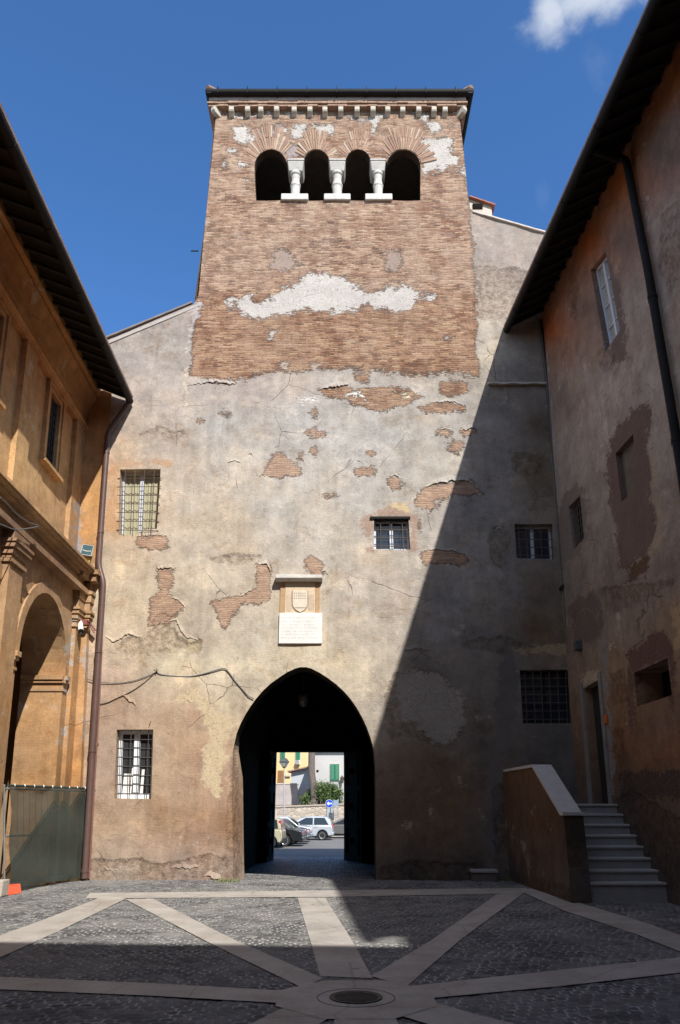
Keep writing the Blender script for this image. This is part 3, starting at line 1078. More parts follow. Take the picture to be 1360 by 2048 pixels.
FRONT_PATCH = [
    ([(790, 1352), (832, 1340), (880, 1346), (905, 1378), (932, 1392), (928, 1462), (900, 1488), (862, 1482), (842, 1462), (812, 1440), (792, 1400)], (176, 169, 161)),
    (blob(600, 226, 34, 6), WHITE), (blob(705, 232, 16, 8), WHITE), (blob(848, 229, 26, 7), WHITE), (blob(905, 246, 10, 9), WHITE), (blob(566, 262, 9, 8), WHITE), (blob(470, 300, 8, 6), WHITE),
    ([(447, 605), (470, 595), (500, 592), (520, 600), (540, 595), (560, 575), (600, 562), (610, 542), (640, 548), (655, 545), (690, 556), (720, 570), (735, 588), (760, 577), (790, 572),
      (815, 563), (828, 578), (845, 588), (875, 592), (840, 603), (828, 626), (815, 623), (790, 628), (750, 616), (735, 606), (705, 624), (680, 628), (640, 625), (600, 626), (560, 634),
      (530, 640), (500, 637), (470, 620), (452, 618)], WHITE),
    ([(465, 255), (490, 249), (505, 262), (520, 256), (523, 275), (500, 286), (476, 292), (468, 276)], WHITE), ([(581, 256), (610, 248), (614, 268), (594, 281), (580, 272)], WHITE),
    ([(622, 251), (664, 249), (668, 266), (640, 275), (626, 266)], WHITE), ([(738, 225), (792, 224), (776, 234), (756, 240), (752, 276), (736, 276), (740, 245)], WHITE),
    ([(842, 236), (878, 241), (884, 255), (868, 270), (860, 252)], WHITE), ([(842, 279), (898, 271), (908, 284), (903, 296), (918, 312), (926, 330), (929, 350), (914, 343), (900, 335), (870, 345), (843, 346)], WHITE),
    (blob(486, 325, 12, 7), WHITE), (blob(446, 328, 5, 5), WHITE), (rect(487, 361, 493, 367), (240, 238, 232)), ([(455, 228), (540, 222), (545, 232), (470, 240)], (205, 196, 188)),
    ([(546, 504), (562, 498), (590, 512), (604, 534), (580, 541), (540, 540)], (166, 146, 134)), ([(768, 512), (778, 502), (803, 500), (806, 520), (792, 547), (774, 538)], (166, 146, 134)),
    ([(571, 284), (596, 284), (606, 300), (604, 320), (574, 320)], (168, 154, 152)), ([(536, 252), (560, 250), (562, 274), (540, 274)], (170, 156, 152)), (blob(722, 238, 12, 9), (168, 156, 152)),
    (blob(545, 668, 8, 6), (196, 184, 174)), (blob(632, 728, 9, 7), (190, 172, 158)), (blob(565, 733, 12, 7), (190, 172, 158)), (blob(895, 676, 7, 6), (196, 184, 174)),
    ([(396, 600), (406, 596), (404, 612), (394, 640), (384, 660), (384, 690), (378, 720), (374, 700), (382, 620)], (190, 180, 176)),
    ([(690, 785), (722, 783), (732, 794), (734, 803), (715, 795), (692, 795)], (236, 232, 220)), (rect(782, 785, 818, 792), (230, 214, 186)), (rect(596, 795, 634, 800), (228, 226, 222)),
    ([(362, 1282), (400, 1278), (402, 1304), (385, 1309), (362, 1300)], (196, 178, 146)), ([(733, 1030), (800, 1004), (826, 1030), (840, 1034), (834, 1102), (822, 1102), (818, 1036), (748, 1036), (746, 1100), (728, 1100), (726, 1036)], (176, 150, 134)),
    ([(785, 1004), (812, 1006), (826, 1026), (800, 1032), (780, 1020)], (212, 190, 150)), (rect(822, 1060, 832, 1100), (222, 206, 176)), (rect(208, 920, 345, 936), (196, 164, 136)),
    ([(216, 925), (238, 925), (236, 1072), (210, 1075)], (204, 162, 124)), ([(372, 690), (374, 805), (366, 855), (369, 800)], (214, 198, 178)), (rect(556, 1186, 640, 1230), (200, 178, 146)),
    ([(355, 1400), (382, 1402), (412, 1440), (422, 1480), (405, 1500), (404, 1560), (440, 1600), (452, 1480), (470, 1460), (478, 1440), (430, 1420), (400, 1380), (380, 1380)], (204, 184, 152)),
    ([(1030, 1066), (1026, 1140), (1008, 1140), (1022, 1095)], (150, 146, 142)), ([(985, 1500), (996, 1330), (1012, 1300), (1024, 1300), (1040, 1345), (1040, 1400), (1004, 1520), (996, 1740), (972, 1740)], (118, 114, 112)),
    ([(1030, 1296), (1140, 1288), (1140, 1308), (1040, 1312)], (176, 158, 128))]


def paint(P, ctrl, brick, crumb, patch, shift=None):
    px, py = proj(P)
    tone = idw(px, py, ctrl)
    pm = np.full(len(px), -1.0)
    tone2 = tone.copy()
    for (poly, c) in patch:
        f = field(px, py, [poly])
        near = (f > -0.95) & (f >= pm)
        tone2[near] = np.array(srgb(*c)) * ALB
        pm = np.maximum(pm, f)
    fb = field(px, py, brick[1:])
    if brick and brick[0][0] == (425, 190):            # the tower's brick fades raggedly into plaster at its foot
        foot = [(-200, -400), (1600, -400), (1600, 752), (962, 752), (900, 742), (830, 748), (760, 738), (690, 735), (600, 738), (545, 742), (515, 748), (470, 760), (420, 758), (378, 748), (-200, 752)]
        fb = np.maximum(fb, np.minimum(field(px, py, brick[:1]), np.clip(field(px, py, [foot], 120.0) + .06, -1, 1)))
    else:
        fb = np.maximum(fb, field(px, py, brick[:1]))
    mk = np.stack([fb, pm, field(px, py, crumb)], 1)
    return tone, tone2, mk


def grille(name, parent, quad, n_v, n_h, d, r=0.011, to3=F3, mat='iron', top_gap=0.08):
    """iron bars following a four-cornered opening"""
    m = MB()
    a, b, c, e = [Vector((q[0], q[1])) for q in quad]         # TL TR BR BL
    for i in range(n_v):
        t = (i + .6) / (n_v + .2)
        p, q = a.lerp(b, t), e.lerp(c, t)
        m.tube([to3(p.x, p.y, d), to3(q.x, q.y, d)], r, 6)
    for j in range(n_h):
        t = top_gap + (1 - top_gap) * (j + .5) / n_h
        p, q = a.lerp(e, t), b.lerp(c, t)
        ex = (q - p).normalized() * 0.05
        m.tube([to3(p.x - ex.x, p.y, d + .008), to3(q.x + ex.x, q.y, d + .008)], r, 6)
    return m.build(name, M[mat], parent)


def sash(parent, quad, d, to3=F3, frame='frame', curtain=None, leaves=2, w=0.06, bars=0, pane='glass'):
    """window at depth d: frame, glass and what hangs behind it"""
    a, b, c, e = [Vector((q[0], q[1])) for q in quad]

    def pt(s, t, dd):
        p = a.lerp(b, s).lerp(e.lerp(c, s), t)
        return to3(p.x, p.y, dd)
    W, H = (b - a).length, (e - a).length
    m = MB()

    def bar(s0, t0, s1, t1, d0, d1):
        m.hexa([pt(s0, t1, d0), pt(s1, t1, d0), pt(s1, t1, d1), pt(s0, t1, d1), pt(s0, t0, d0), pt(s1, t0, d0), pt(s1, t0, d1), pt(s0, t0, d1)])
    sw, sh = w / W, w / H
    bar(0, 0, sw, 1, d, d + .06)
    bar(1 - sw, 0, 1, 1, d, d + .06)
    bar(sw, 0, 1 - sw, sh, d + .002, d + .06)
    bar(sw, 1 - sh * 1.4, 1 - sw, 1, d + .002, d + .06)
    if leaves == 2: bar(.5 - sw * .8, sh, .5 + sw * .8, 1 - sh * 1.4, d - .012, d + .05)
    for k in range(bars):
        t = (k + 1) / (bars + 1)
        bar(sw, t - sh * .25, 1 - sw, t + sh * .25, d + .012, d + .05)
    win = m.build('window', M[frame], parent, bevel=.004)
    g = MB().poly([pt(0, 0, d + .035), pt(1, 0, d + .035), pt(1, 1, d + .035), pt(0, 1, d + .035)])
    if curtain:                                        # rippled cloth right behind the glass
        v, f = [], []
        n = 60
        for j in range(2):
            for i in range(n + 1): v.append(pt(i / n, j, d + .05 + .012 * math.sin(i * .9) + .01 * math.sin(i * 2.3 + 1)))
        f = [(i, i + 1, n + 2 + i, n + 1 + i) for i in range(n)]
        obj('curtain', v, f, M[curtain], win)
    else:
        g.build('pane', M[pane], win)
    return win


def wquad(px, inset=0.0):
    return [fxz(*p) for p in px]


def build_gatehouse():
    T = thing('gatehouse', 'tall brick and plaster gate tower with a pointed archway and four belfry arches', 'gate tower', (0, FY, 0))
    T_.append(T)
    outline = [fxz(*p) for p in FRONT_PX]
    outline = [(x, max(z, -0.02) if i not in (0, len(outline) - 1) else -0.05) for i, (x, z) in enumerate(outline)]
    holes, deps = [], []
    gate = [fxz(*p) for p in GATE_PX]
    gate[0] = (gate[0][0], -0.05)
    gate[-1] = (gate[-1][0], -0.05)

    def gate_inner(loop):
        out = []
        for (u, v) in loop:
            k = max(0, min(1, (3.05 - v) / .85)) * max(0, min(1, (-1.0 - u) / .8))
            out.append((u + .17 * k, FY + .75, v))
        return out
    holes.append(gate)
    deps.append(gate_inner)
    holes.append([fxz(*p) for p in BELFRY_PX])
    deps.append(.34)
    for k, q in WIN.items():
        holes.append([fxz(*p) for p in q])
        deps.append({'upper_left': .30, 'lower_left': .30, 'small': .24, 'mid': .26, 'low': .3}[k])

    def wob(u, v, d):
        y = FY + d
        if d == 0: y += .018 * math.sin(u * 1.7 + v * .6) * math.sin(v * 1.1 + .4) + .010 * math.sin(u * 4.1 - v * 2.3)
        return (u, y, v)
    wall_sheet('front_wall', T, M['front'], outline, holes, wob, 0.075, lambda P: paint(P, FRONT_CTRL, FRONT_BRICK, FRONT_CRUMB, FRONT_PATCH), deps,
               {0: ((.030, .024, .019), lambda p: not (p[0] < -1.75 and p[2] < 2.95)), 1: ((.075, .055, .042), lambda p: True)})  # painted shade for arch and belfry reveals, sunlit lower-left splay left out

    # --- lips of old plaster standing proud along the breaks
    for ln in ([(419, 1205), (445, 1195), (465, 1195), (485, 1191), (505, 1179), (512, 1160)], [(513, 1130), (533, 1127), (541, 1143)], [(337, 1191), (357, 1201), (375, 1219)],
               [(208, 1271), (226, 1285), (260, 1267), (280, 1275), (292, 1272)], [(337, 1243), (353, 1241), (361, 1259), (373, 1275), (397, 1279), (401, 1290)], [(228, 1400), (244, 1391), (272, 1410)],
               [(351, 1394), (365, 1396), (383, 1404)], [(769, 953), (790, 950), (806, 961)], [(845, 974), (878, 965), (915, 960), (939, 964), (967, 987)], [(842, 1101), (873, 1098), (901, 1100), (927, 1109)],
               [(494, 911), (501, 906), (509, 914)], [(454, 926), (471, 921), (484, 926)], [(638, 779), (675, 772), (697, 769)], [(816, 779), (835, 777), (850, 787)], [(873, 861), (892, 857), (908, 864)],
               [(921, 861), (948, 855)], [(206, 1734), (218, 1742), (243, 1741)], [(342, 1737), (359, 1734), (380, 1737), (399, 1731)], [(409, 1750), (418, 1750), (427, 1758), (441, 1757)],
               [(640, 1148), (650, 1141), (657, 1150)], [(375, 770), (420, 764), (470, 768)], [(985, 1062), (1006, 1052), (1020, 1072)],
               [(560, 795), (596, 797), (634, 799)], [(860, 804), (905, 803), (932, 812)], [(315, 1136), (349, 1136)], [(272, 1071), (337, 1070)], [(808, 1300), (835, 1297), (870, 1302)]):
        pts = []
        for i in range(len(ln) - 1):
            n = max(2, int(math.hypot(ln[i + 1][0] - ln[i][0], ln[i + 1][1] - ln[i][1]) / 3.2))
            for k in range(n): pts.append((ln[i][0] + (ln[i + 1][0] - ln[i][0]) * k / n + rng.normal(0, .5), ln[i][1] + (ln[i + 1][1] - ln[i][1]) * k / n + rng.normal(0, 1.1)))
        pts.append(ln[-1])
        v, f = [], []
        for i, p in enumerate(pts):
            x, w_ = fxz(*p)
            t = math.sin(math.pi * (i + .35) / (len(pts) - .3)) ** .5 if len(pts) > 2 else 1
            pr = max(.004, (.022 + rng.normal(0, .006)) * t)
            v += [(x, FY + .03, w_ + .16 * t + .03), (x, FY - pr, w_), (x, FY - pr * .8, w_ - .004), (x, FY + .04, w_ + .01)]
        for i in range(len(pts) - 1):
            for k in range(3): f.append((4 * i + k, 4 * i + k + 1, 4 * i + 5 + k, 4 * i + 4 + k))
        o = obj('plaster_lip', v, f, M['front'], T)
        P = np.array([q_.co[:] for q_ in o.data.vertices])
        t1, t2, mk = paint(P, FRONT_CTRL, [], [], [])
        set_attr(o, t1, t2, mk)

    # --- tower sides and back, gable roofs, rear range with the street gate
    tl = [onY(x, y, FY) for x, y in ((388, 608), (411, 440), (433, 190))]
    tr = [onY(x, y, FY) for x, y in ((939, 418), (930, 330), (917, 190))]
    ztop = tl[2][2]
    m = MB()
    for side in (tl, tr):
        for i in range(2):
            a, b = side[i], side[i + 1]
            m.poly([a, b, (b[0], FY + 5.5, b[2]), (a[0], FY + 5.5, a[2])])
    m.poly([(tl[0][0], FY + 5.5, tl[0][2] - 4), (tr[0][0], FY + 5.5, tl[0][2] - 4), (tr[2][0], FY + 5.5, ztop), (tl[2][0], FY + 5.5, ztop)])
    o = m.build('tower_wall', M['front'], T)
    flat_attr(o, (.3, .2, .15), (1, -1, -1))
    m = MB()                                           # rooms behind the belfry and the windows stay dark
    z0 = fxz(700, 402)[1] - .15
    x0, x1 = tl[2][0] + .5, tr[2][0] - .5
    ya, yb = FY + .36, FY + 5.2
    m.poly([(x0, ya, z0), (x1, ya, z0), (x1, yb, z0), (x0, yb, z0)])
    m.poly([(x0, ya, z0), (x0, yb, z0), (x0, yb, ztop), (x0, ya, ztop)])
    m.poly([(x1, ya, z0), (x1, yb, z0), (x1, yb, ztop), (x1, ya, ztop)])
    m.poly([(x0, yb, z0), (x1, yb, z0), (x1, yb, ztop), (x0, yb, ztop)])
    m.poly([(x0, ya, ztop - .1), (x1, ya, ztop - .1), (x1, yb, ztop - .1), (x0, yb, ztop - .1)])
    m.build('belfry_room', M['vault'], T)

    gl = [onY(x, y, FY) for x, y in ((120, 718), (388, 608))]
    gr = [onY(x, y, FY) for x, y in ((939, 418), (1195, 505))]
    for a, b in (gl, gr):
        m = MB()
        m.poly([(a[0], FY + .02, a[2] - .02), (b[0], FY + .02, b[2] - .02), (b[0], 25, b[2] - .02), (a[0], 25, a[2] - .02)])
        m.poly([(a[0], 25, a[2] - .02), (b[0], 25, b[2] - .02), (b[0], 25, 12), (a[0], 25, 12)])
        x, h = (a[0], a[2]) if a[0] < 0 else (b[0], b[2])
        m.poly([(x, FY, -.5), (x, 25, -.5), (x, 25, h - .02), (x, FY, h - .02)])
        m.build('roof', M['tile'], T)
    RH = 13.3
    m = MB()
    XL, XR = -9.0, 9.0
    a = onY(548, 1711, 31)
    b = onY(688, 1505, 31)
    gx0, gx1, gzt = a[0], b[0], b[2]
    for (p, q_, r_, s_) in ((XL, gx0, -.5, RH), (gx1, XR, -.5, RH), (gx0, gx1, gzt, RH)):
        m.box(p, q_, 30.6, 31.0, r_, s_)
    m.box(XL, XR, 25, 31.2, RH, RH + .3)
    m.box(XL, XL + .3, 25, 31, -.5, RH)
    m.box(XR - .3, XR, 25, 31, -.5, RH)
    m.build('rear_wall', simple('rear_range_plaster', (0.30, 0.25, 0.20), 0.95), T)
    # passage: side walls, vault
    v = MB()
    px0, px1, pz = -2.85, 1.35, 3.1
    n = 16
    prof = [(px0, -.6), (px0, pz)] + [(px0 + (px1 - px0) * (.5 - .5 * math.cos(math.pi * i / n)), pz + 2.15 * math.sin(math.pi * i / n)) for i in range(1, n)] + [(px1, pz), (px1, -.6)]
    for i in range(len(prof) - 1):
        p, q_ = prof[i], prof[i + 1]
        v.poly([(p[0], FY + .75, p[1]), (q_[0], FY + .75, q_[1]), (q_[0], 30.6, q_[1]), (p[0], 30.6, p[1])])
    for (xa, xb, za, zb) in ((px0, gx0 - .05, -.6, 5.4), (gx1 + .05, px1, -.6, 5.4), (gx0 - .05, gx1 + .05, gzt + .05, 5.4)):
        v.poly([(xa, 30.58, za), (xb, 30.58, za), (xb, 30.58, zb), (xa, 30.58, zb)])  # near-black lining added to hold the far wall in shade
    v.build('passage', M['vault'], T)
    fr = MB()                                          # back of the front wall round the arch, closes passage and rooms to daylight
    inner = gate_inner(resample(gate, 2.0))
    ring = [(px0 - .3, FY + .751, -.6), (px0 - .3, FY + .751, 5.6), (px1 + .3, FY + .751, 5.6), (px1 + .3, FY + .751, -.6)]
    gi = [(p[0], p[1] + .001, p[2]) for p in inner]
    k = len(gi)
    mid = k // 2
    fr.poly([ring[0]] + gi[:mid + 1] + [(gi[mid][0], FY + .751, 5.6), ring[1]])
    fr.poly([ring[3], ring[2], (gi[mid][0], FY + .751, 5.6)] + gi[mid:])
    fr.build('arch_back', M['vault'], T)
    jb = MB()                                          # stone frame of the far gate
    w = .22
    jb.box(gx0 - w, gx0 + .01, 30.3, 30.6, -.5, gzt + w)
    jb.box(gx1 - .01, gx1 + w, 30.3, 30.6, -.5, gzt + w)
    jb.box(gx0 + .01, gx1 - .01, 30.3, 30.6, gzt - .01, gzt + w)
    jb.build('gate_frame', M['vault'], T, bevel=.02)
    wood = simple('old_gate_wood', (0.014, 0.012, 0.010), 0.9, 0.3, 6, spec=0.05)
    # two panelled door leaves folded back along the passage
    for (px_a, Ya, px_b, Yb) in ((691, 30.25, 724, 28.6), (547, 30.25, 535, 28.9)):
        A, B = Vector(onY(px_a, 1600, Ya)), Vector(onY(px_b, 1600, Yb))
        A.z = B.z = 0
        m = MB()
        zz0, zz1 = -.28, gzt - .05
        m.bar((*A.xy, (zz0 + zz1) / 2), (*B.xy, (zz0 + zz1) / 2), .07, zz1 - zz0)
        leaf = m.build('door', wood, T)
        nrm = Vector((-(B - A).y, (B - A).x, 0)).normalized()
        if nrm.y > 0: nrm = -nrm
        pm = MB()
        for (t0, t1) in ((.06, .30), (.36, .62), (.68, .95)):
            zA, zB = zz0 + (zz1 - zz0) * t0, zz0 + (zz1 - zz0) * t1
            P0, P1 = A.lerp(B, .16) + nrm * .045, A.lerp(B, .84) + nrm * .045
            for (p, q_) in (((*P0.xy, zA), (*P1.xy, zA)), ((*P0.xy, zB), (*P1.xy, zB)), ((*P0.xy, zA), (*P0.xy, zB)), ((*P1.xy, zA), (*P1.xy, zB))):
                pm.bar(p, q_, .06, .05)
            c = (P0 + P1) / 2
            pm.lathe([(0, 0), (.10, 0), (.12, .03), (.05, .05), (0, .05)], (c.x, c.y - .02, (zA + zB) / 2), 14, 'y')
        pm.build('door_panel', wood, leaf)

    # --- windows
    wq = {k: wquad(q) for k, q in WIN.items()}
    win = sash(T, wq['upper_left'], .26, frame='frame', curtain='curtain')
    grille('grille', win, wq['upper_left'], 4, 7, -.03, .010)
    win = sash(T, wq['lower_left'], .26, frame='whiteframe', w=.09, pane='voile')
    qa = wq['lower_left']
    m = MB()
    for (xa, xb, zt) in ((.11, .30, .36), (.60, .68, .42), (.32, .36, .46)):
        X0, X1 = qa[3][0] + (qa[2][0] - qa[3][0]) * xa, qa[3][0] + (qa[2][0] - qa[3][0]) * xb
        m.box(X0, X1, FY + .285, FY + .292, qa[3][1] + .1, qa[3][1] + (qa[0][1] - qa[3][1]) * zt)
    m.build('half_curtain', M['white'], win)
    grille('grille', win, wq['lower_left'], 4, 7, .06, .010, mat='pipegrey')
    win = sash(T, wq['small'], .22, frame='frame')
    grille('grille', win, wq['small'], 3, 3, .07, .012, top_gap=.2)
    m = MB()
    p0, p1 = fxz(740, 1035), fxz(819, 1037)
    m.box(p0[0], p1[0] + .02, FY - .05, FY + .2, p0[1] - .05, p0[1] + .02)
    m.build('lintel', M['timber'], win, bevel=.008)
    win = sash(T, wq['mid'], .24, frame='frame')
    grille('grille', win, wq['mid'], 5, 4, .05, .011)
    win = sash(T, wq['low'], .28, frame='timber', bars=2)
    grille('grille', win, wq['low'], 6, 6, .06, .013, mat='pipegrey')
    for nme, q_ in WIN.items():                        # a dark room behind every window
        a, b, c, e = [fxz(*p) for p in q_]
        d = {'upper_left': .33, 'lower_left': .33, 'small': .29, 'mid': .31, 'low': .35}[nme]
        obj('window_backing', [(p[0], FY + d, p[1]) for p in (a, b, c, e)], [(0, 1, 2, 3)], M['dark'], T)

    # --- belfry columns
    def column(pxs, first=None):
        xc = sum(pxs[0]) / 2
        cx = fxz(xc, 360)[0]
        ct, cb = fxz(xc, 322)[1], fxz(xc, 341)[1]
        sb = fxz(xc, 391)[1]
        bb = fxz(xc, 402)[1] + .0
        hw = (fxz(pxs[0][1], 330)[0] - fxz(pxs[0][0], 330)[0]) / 2
        sw = (fxz(pxs[1][1], 360)[0] - fxz(pxs[1][0], 360)[0]) / 2
        bw = (fxz(pxs[2][1], 396)[0] - fxz(pxs[2][0], 396)[0]) / 2
        m = MB()
        m.hexa([(cx - hw * .82, FY + .02, cb), (cx + hw * .82, FY + .02, cb), (cx + hw * .9, FY + .58, cb), (cx - hw * .9, FY + .58, cb),
                (cx - hw, FY - .09, ct - .07), (cx + hw, FY - .09, ct - .07), (cx + hw, FY + .60, ct - .07), (cx - hw, FY + .60, ct - .07)])
        m.box(cx - hw - .01, cx + hw + .01, FY - .11, FY + .60, ct - .068, ct + .01)
        cap = m.build('capital', M['marble'], None, bevel=.03, seg=2)
        m = MB()
        H = cb - sb
        prof = [(.88, 0), (.90, .05), (.72, .12), (.80, .45), (.92, .50), (.92, .53), (.78, .58), (.66, .74), (.76, .90), (.98, .95), (.98, 1.03)]
        m.lathe([(sw * 1.12 * r_, sb + H * h) for r_, h in prof], (cx, FY + .17, 0), 14, rot=Matrix.Rotation(R(12), 3, 'Z'))
        sh = m.build('shaft', M['marble'], None, bevel=.008)
        m = MB()
        m.box(cx - bw, cx + bw, FY - .10, FY + .55, bb - .02, sb)
        bs = m.build('base', M['marble'], None, bevel=.025)
        return cap, sh, bs
    for pxs in (((574, 607), (580, 601), (561, 615)), ((658, 691), (664, 686), (648, 701)), ((741, 772), (747, 768), (737, 791))):
        cap, sh, bs = column(pxs)
        sh.name = 'column'
        sh.parent = T
        sh.matrix_parent_inverse = wmat(T).inverted()
        for o in (cap, bs):
            o.parent = sh
            o.matrix_parent_inverse = wmat(sh).inverted()

    # --- radial brick rings over the belfry arches
    vb = NT('voussoir_brick')
    n1 = vb.noise(5, 6, .7)
    vc = vb.attr('tint').outputs['Color']
    cc = vb.mix(1.0, vc, vb.grey(vb.math('MULTIPLY_ADD', n1, .7, .62)), 'MULTIPLY')
    vb.bump(vb.math('MULTIPLY', vb.noise(22, 5), .02))
    vb.done(cc, .92)
    for (cx, cy, rx, ry, a0, a1, rows) in ((542, 334, 33, 35, 172, 45, 2), (633, 328, 27, 29, 150, 30, 2), (716, 328, 26, 29, 150, 30, 2), (807, 334, 34.5, 35, 140, 12, 2)):
        m = MB()
        tints = []
        for row in range(rows):
            k0, k1 = (1.04, 1.98) if row == 0 else (2.02, 2.78)
            if row == 1: b0, b1 = 90 + (a0 - 90) * .42, 90 + (a1 - 90) * .42
            else: b0, b1 = a0, a1
            nb = int(abs(b0 - b1) / 180 * math.pi * rx * (1.4 if row == 0 else 2.4) / 4.4)
            for i in range(nb):
                if row == 1 and rng.random() < .12: continue
                s0 = b0 + (b1 - b0) * (i + .10) / nb
                s1 = b0 + (b1 - b0) * (i + .88) / nb
                e = rng.uniform(-.05, .05)
                mid_ = cy + ry * 1.2
                quad = []
                for (k, s) in ((k0, s0), (k1 + e, s0), (k1 + e, s1), (k0, s1)):
                    # rings flatten upward: the brick fans are straight-sided
                    quad.append(fxz(cx + rx * k * math.cos(R(s)) * (1 if k < 2 else .92), cy - ry * k * math.sin(R(s)) * (.98 if k < 2 else .84)))
                pr = rng.uniform(.004, .022)
                m.prism([(u, FY - pr, w_) for u, w_ in quad], (0, .10, 0))
                t = rng.choice([0, 1, 2, 3], p=[.3, .32, .26, .12])
                tints += [((.30, .185, .135), (.35, .225, .16), (.40, .275, .195), (.47, .37, .285))[t]] * 8
        o = m.build('brick_arch', vb.m, T)
        ca = o.data.attributes.new('tint', 'FLOAT_COLOR', 'POINT')
        ca.data.foreach_set('color', np.array([(*t, 1) for t in tints], np.float32).ravel())

    # --- cornice, corbels, gutter, roof
    m = MB()
    cx0, cx1 = fxz(431, 215)[0], fxz(919, 215)[0]
    z = lambda y, Y: onY(680, y, Y)[2]
    zc = z(213, FY - .18)
    o1 = MB()
    for (za, zb, pr) in ((zc, zc + .085, .20), (zc + .095, zc + .16, .24), (zc + .17, zc + .235, .20)):
        nseg = 26
        for i in range(nseg):                          # courses of single worn bricks
            xa = cx0 - pr + (cx1 - cx0 + 2 * pr) * i / nseg
            xb = cx0 - pr + (cx1 - cx0 + 2 * pr) * (i + 1) / nseg - .006
            j = rng.uniform(-.02, .016)
            o1.box(xa, xb, FY - pr + j, FY + .05, za + rng.uniform(-.006, .006), zb + rng.uniform(-.008, .004))
        for xs_, s in ((cx0, -1), (cx1, 1)):
            o1.box(min(xs_, xs_ + s * pr), max(xs_, xs_ + s * pr), FY + .051, FY + 5.4, za, zb)
    o1.build('brick_cornice', simple('cornice_brick', (0.36, 0.235, 0.165), 0.92, 0.4, 7, 0.02), T, bevel=.008)
    o2 = MB()
    o2.box(cx0 - .20, cx1 + .20, FY - .22, FY + 5.4, zc + .24, zc + .56)
    o2.build('cornice_band', simple('cornice_plaster', (0.36, 0.315, 0.295), 0.92, 0.2, 3, 0.02), T, bevel=.02)
    base = None
    for i, x in enumerate((222, 290, 347, 414, 486, 552, 616, 682, 751, 818, 881, 945, 1012, 1075, 1122)):
        X = fxz(360 + x / 2.125, 218)[0]
        if base is None:
            b = MB()
            prof = [(FY + .05, zc - .002), (FY - .20, zc - .002), (FY - .20, zc - .14), (FY - .17, zc - .20), (FY - .10, zc - .225), (FY - .02, zc - .30), (FY + .05, zc - .30)]
            b.prism([(X - .085, y, w_) for y, w_ in prof], (.17, 0, 0))
            base = b.build('corbel', M['stone'], T, bevel=.018)
            bx = X
        else:
            o = dup(base, (X - bx + rng.uniform(-.01, .01), rng.uniform(-.015, .01), rng.uniform(-.015, .0)), T)
            o.scale = (1, 1, 1)
    for (px_, s) in ((164, -1), (1187, 1)):            # the two corner corbels stand askew
        X = fxz(360 + px_ / 2.125, 220)[0] + (.03 * s)
        b = MB()
        prof = [(.18, 0), (-.22, 0), (-.22, -.15), (-.15, -.24), (.10, -.28), (.18, -.28)]
        b.prism([(-.085, y, w_) for y, w_ in prof], (.17, 0, 0))
        rot = Matrix.Rotation(R(38 * s), 4, 'Z')
        b.v = [tuple(Vector((X, FY - .02, zc - .005)) + rot @ Vector(p)) for p in b.v]
        b.build('corbel', M['stone'], T, bevel=.018)
    GY = FY - .36
    gzb, gzt_ = z(189, GY), z(176, GY)
    ga, gb = onY(412, 182, GY)[0], onY(946, 178, GY)[0]
    g = MB()
    zc_ = (gzb + gzt_) / 2
    pts = [(ga + .1, FY + 5.7, zc_), (ga + .1, GY + .06, zc_), (gb - .1, GY + .06, zc_), (gb - .1, FY + 5.7, zc_)]
    for p, q_ in zip(pts[:-1], pts[1:]):
        d = (Vector(q_) - Vector(p)).normalized() * .1
        g.tube([Vector(p) - d, Vector(q_) + d], .125, 12)
    for i in range(9):
        x = ga + (gb - ga) * (i + .4) / 9
        g.box(x - .012, x + .012, GY - .085, GY + .3, zc_ - .14, zc_ + .155)
    g.build('gutter', M['gutter'], T, smooth=True, auto=40)
    r_ = MB()
    apex = (ga + gb) / 2
    e0 = zc_ + .07
    ya, yb = GY + .1, FY + 5.7
    ym = (ya + yb) / 2
    rz = e0 + 1.3
    r_.poly([(ga + .1, ya, e0), (gb - .1, ya, e0), (gb - 3.2, ym, rz), (ga + 3.2, ym, rz)])
    r_.poly([(ga + .1, yb, e0), (gb - .1, yb, e0), (gb - 3.2, ym, rz), (ga + 3.2, ym, rz)])
    r_.poly([(ga + .1, ya, e0), (ga + .1, yb, e0), (ga + 3.2, ym, rz)])
    r_.poly([(gb - .1, ya, e0), (gb - .1, yb, e0), (gb - 3.2, ym, rz)])
    r_.poly([(ga + .1, ya, e0 - .05), (gb - .1, ya, e0 - .05), (gb - .1, yb, e0 - .05), (ga + .1, yb, e0 - .05)])
    for i in range(34):                                # front row of curved tiles just showing over the gutter
        x = ga + .25 + (gb - ga - .5) * i / 33
        r_.tube([(x, ya - .02, e0 + .03), (x + (apex - x) * .25, ya + .8, e0 + .38)], .085, 8)
    for s, x in ((1, ga + .1), (-1, gb - .1)):
        r_.tube([(x - .06 * s, ya - .1, e0 + .07), (x + 1.5 * s, ya + 1.45, e0 + .72)], .11, 8)
    r_.build('tower_roof', M['tile'], T)

    # --- gable copings, roof stub, odd ironwork
    def cope(name, p0, p1, n, tilt, mat1):
        c = MB()
        A, B = Vector(onY(*p0, FY)), Vector(onY(*p1, FY))
        for i in range(n):
            a, b = A.lerp(B, i / n), A.lerp(B, (i + 1) / n + .002)
            off = Vector((0, 0, .05 if tilt > 0 else .02))
            c.bar(a + off + Vector((0, .12, .0)), b + Vector((0, .12, .055)) if tilt > 0 else b + off + Vector((0, .12, rng.uniform(-.02, .02))), .36, .06)
        c.build(name, mat1, T, bevel=.012)
    cope('coping_tiles', (205, 682), (384, 609), 8, 1, simple('grey_coping_tile', (0.20, 0.175, 0.165), 0.9, 0.25, 6))
    c = MB()
    A, B = Vector(onY(205, 688, FY)), Vector(onY(400, 607, FY))
    c.bar(A + Vector((0, .0, -.04)), B + Vector((0, .0, -.04)), .05, .10)
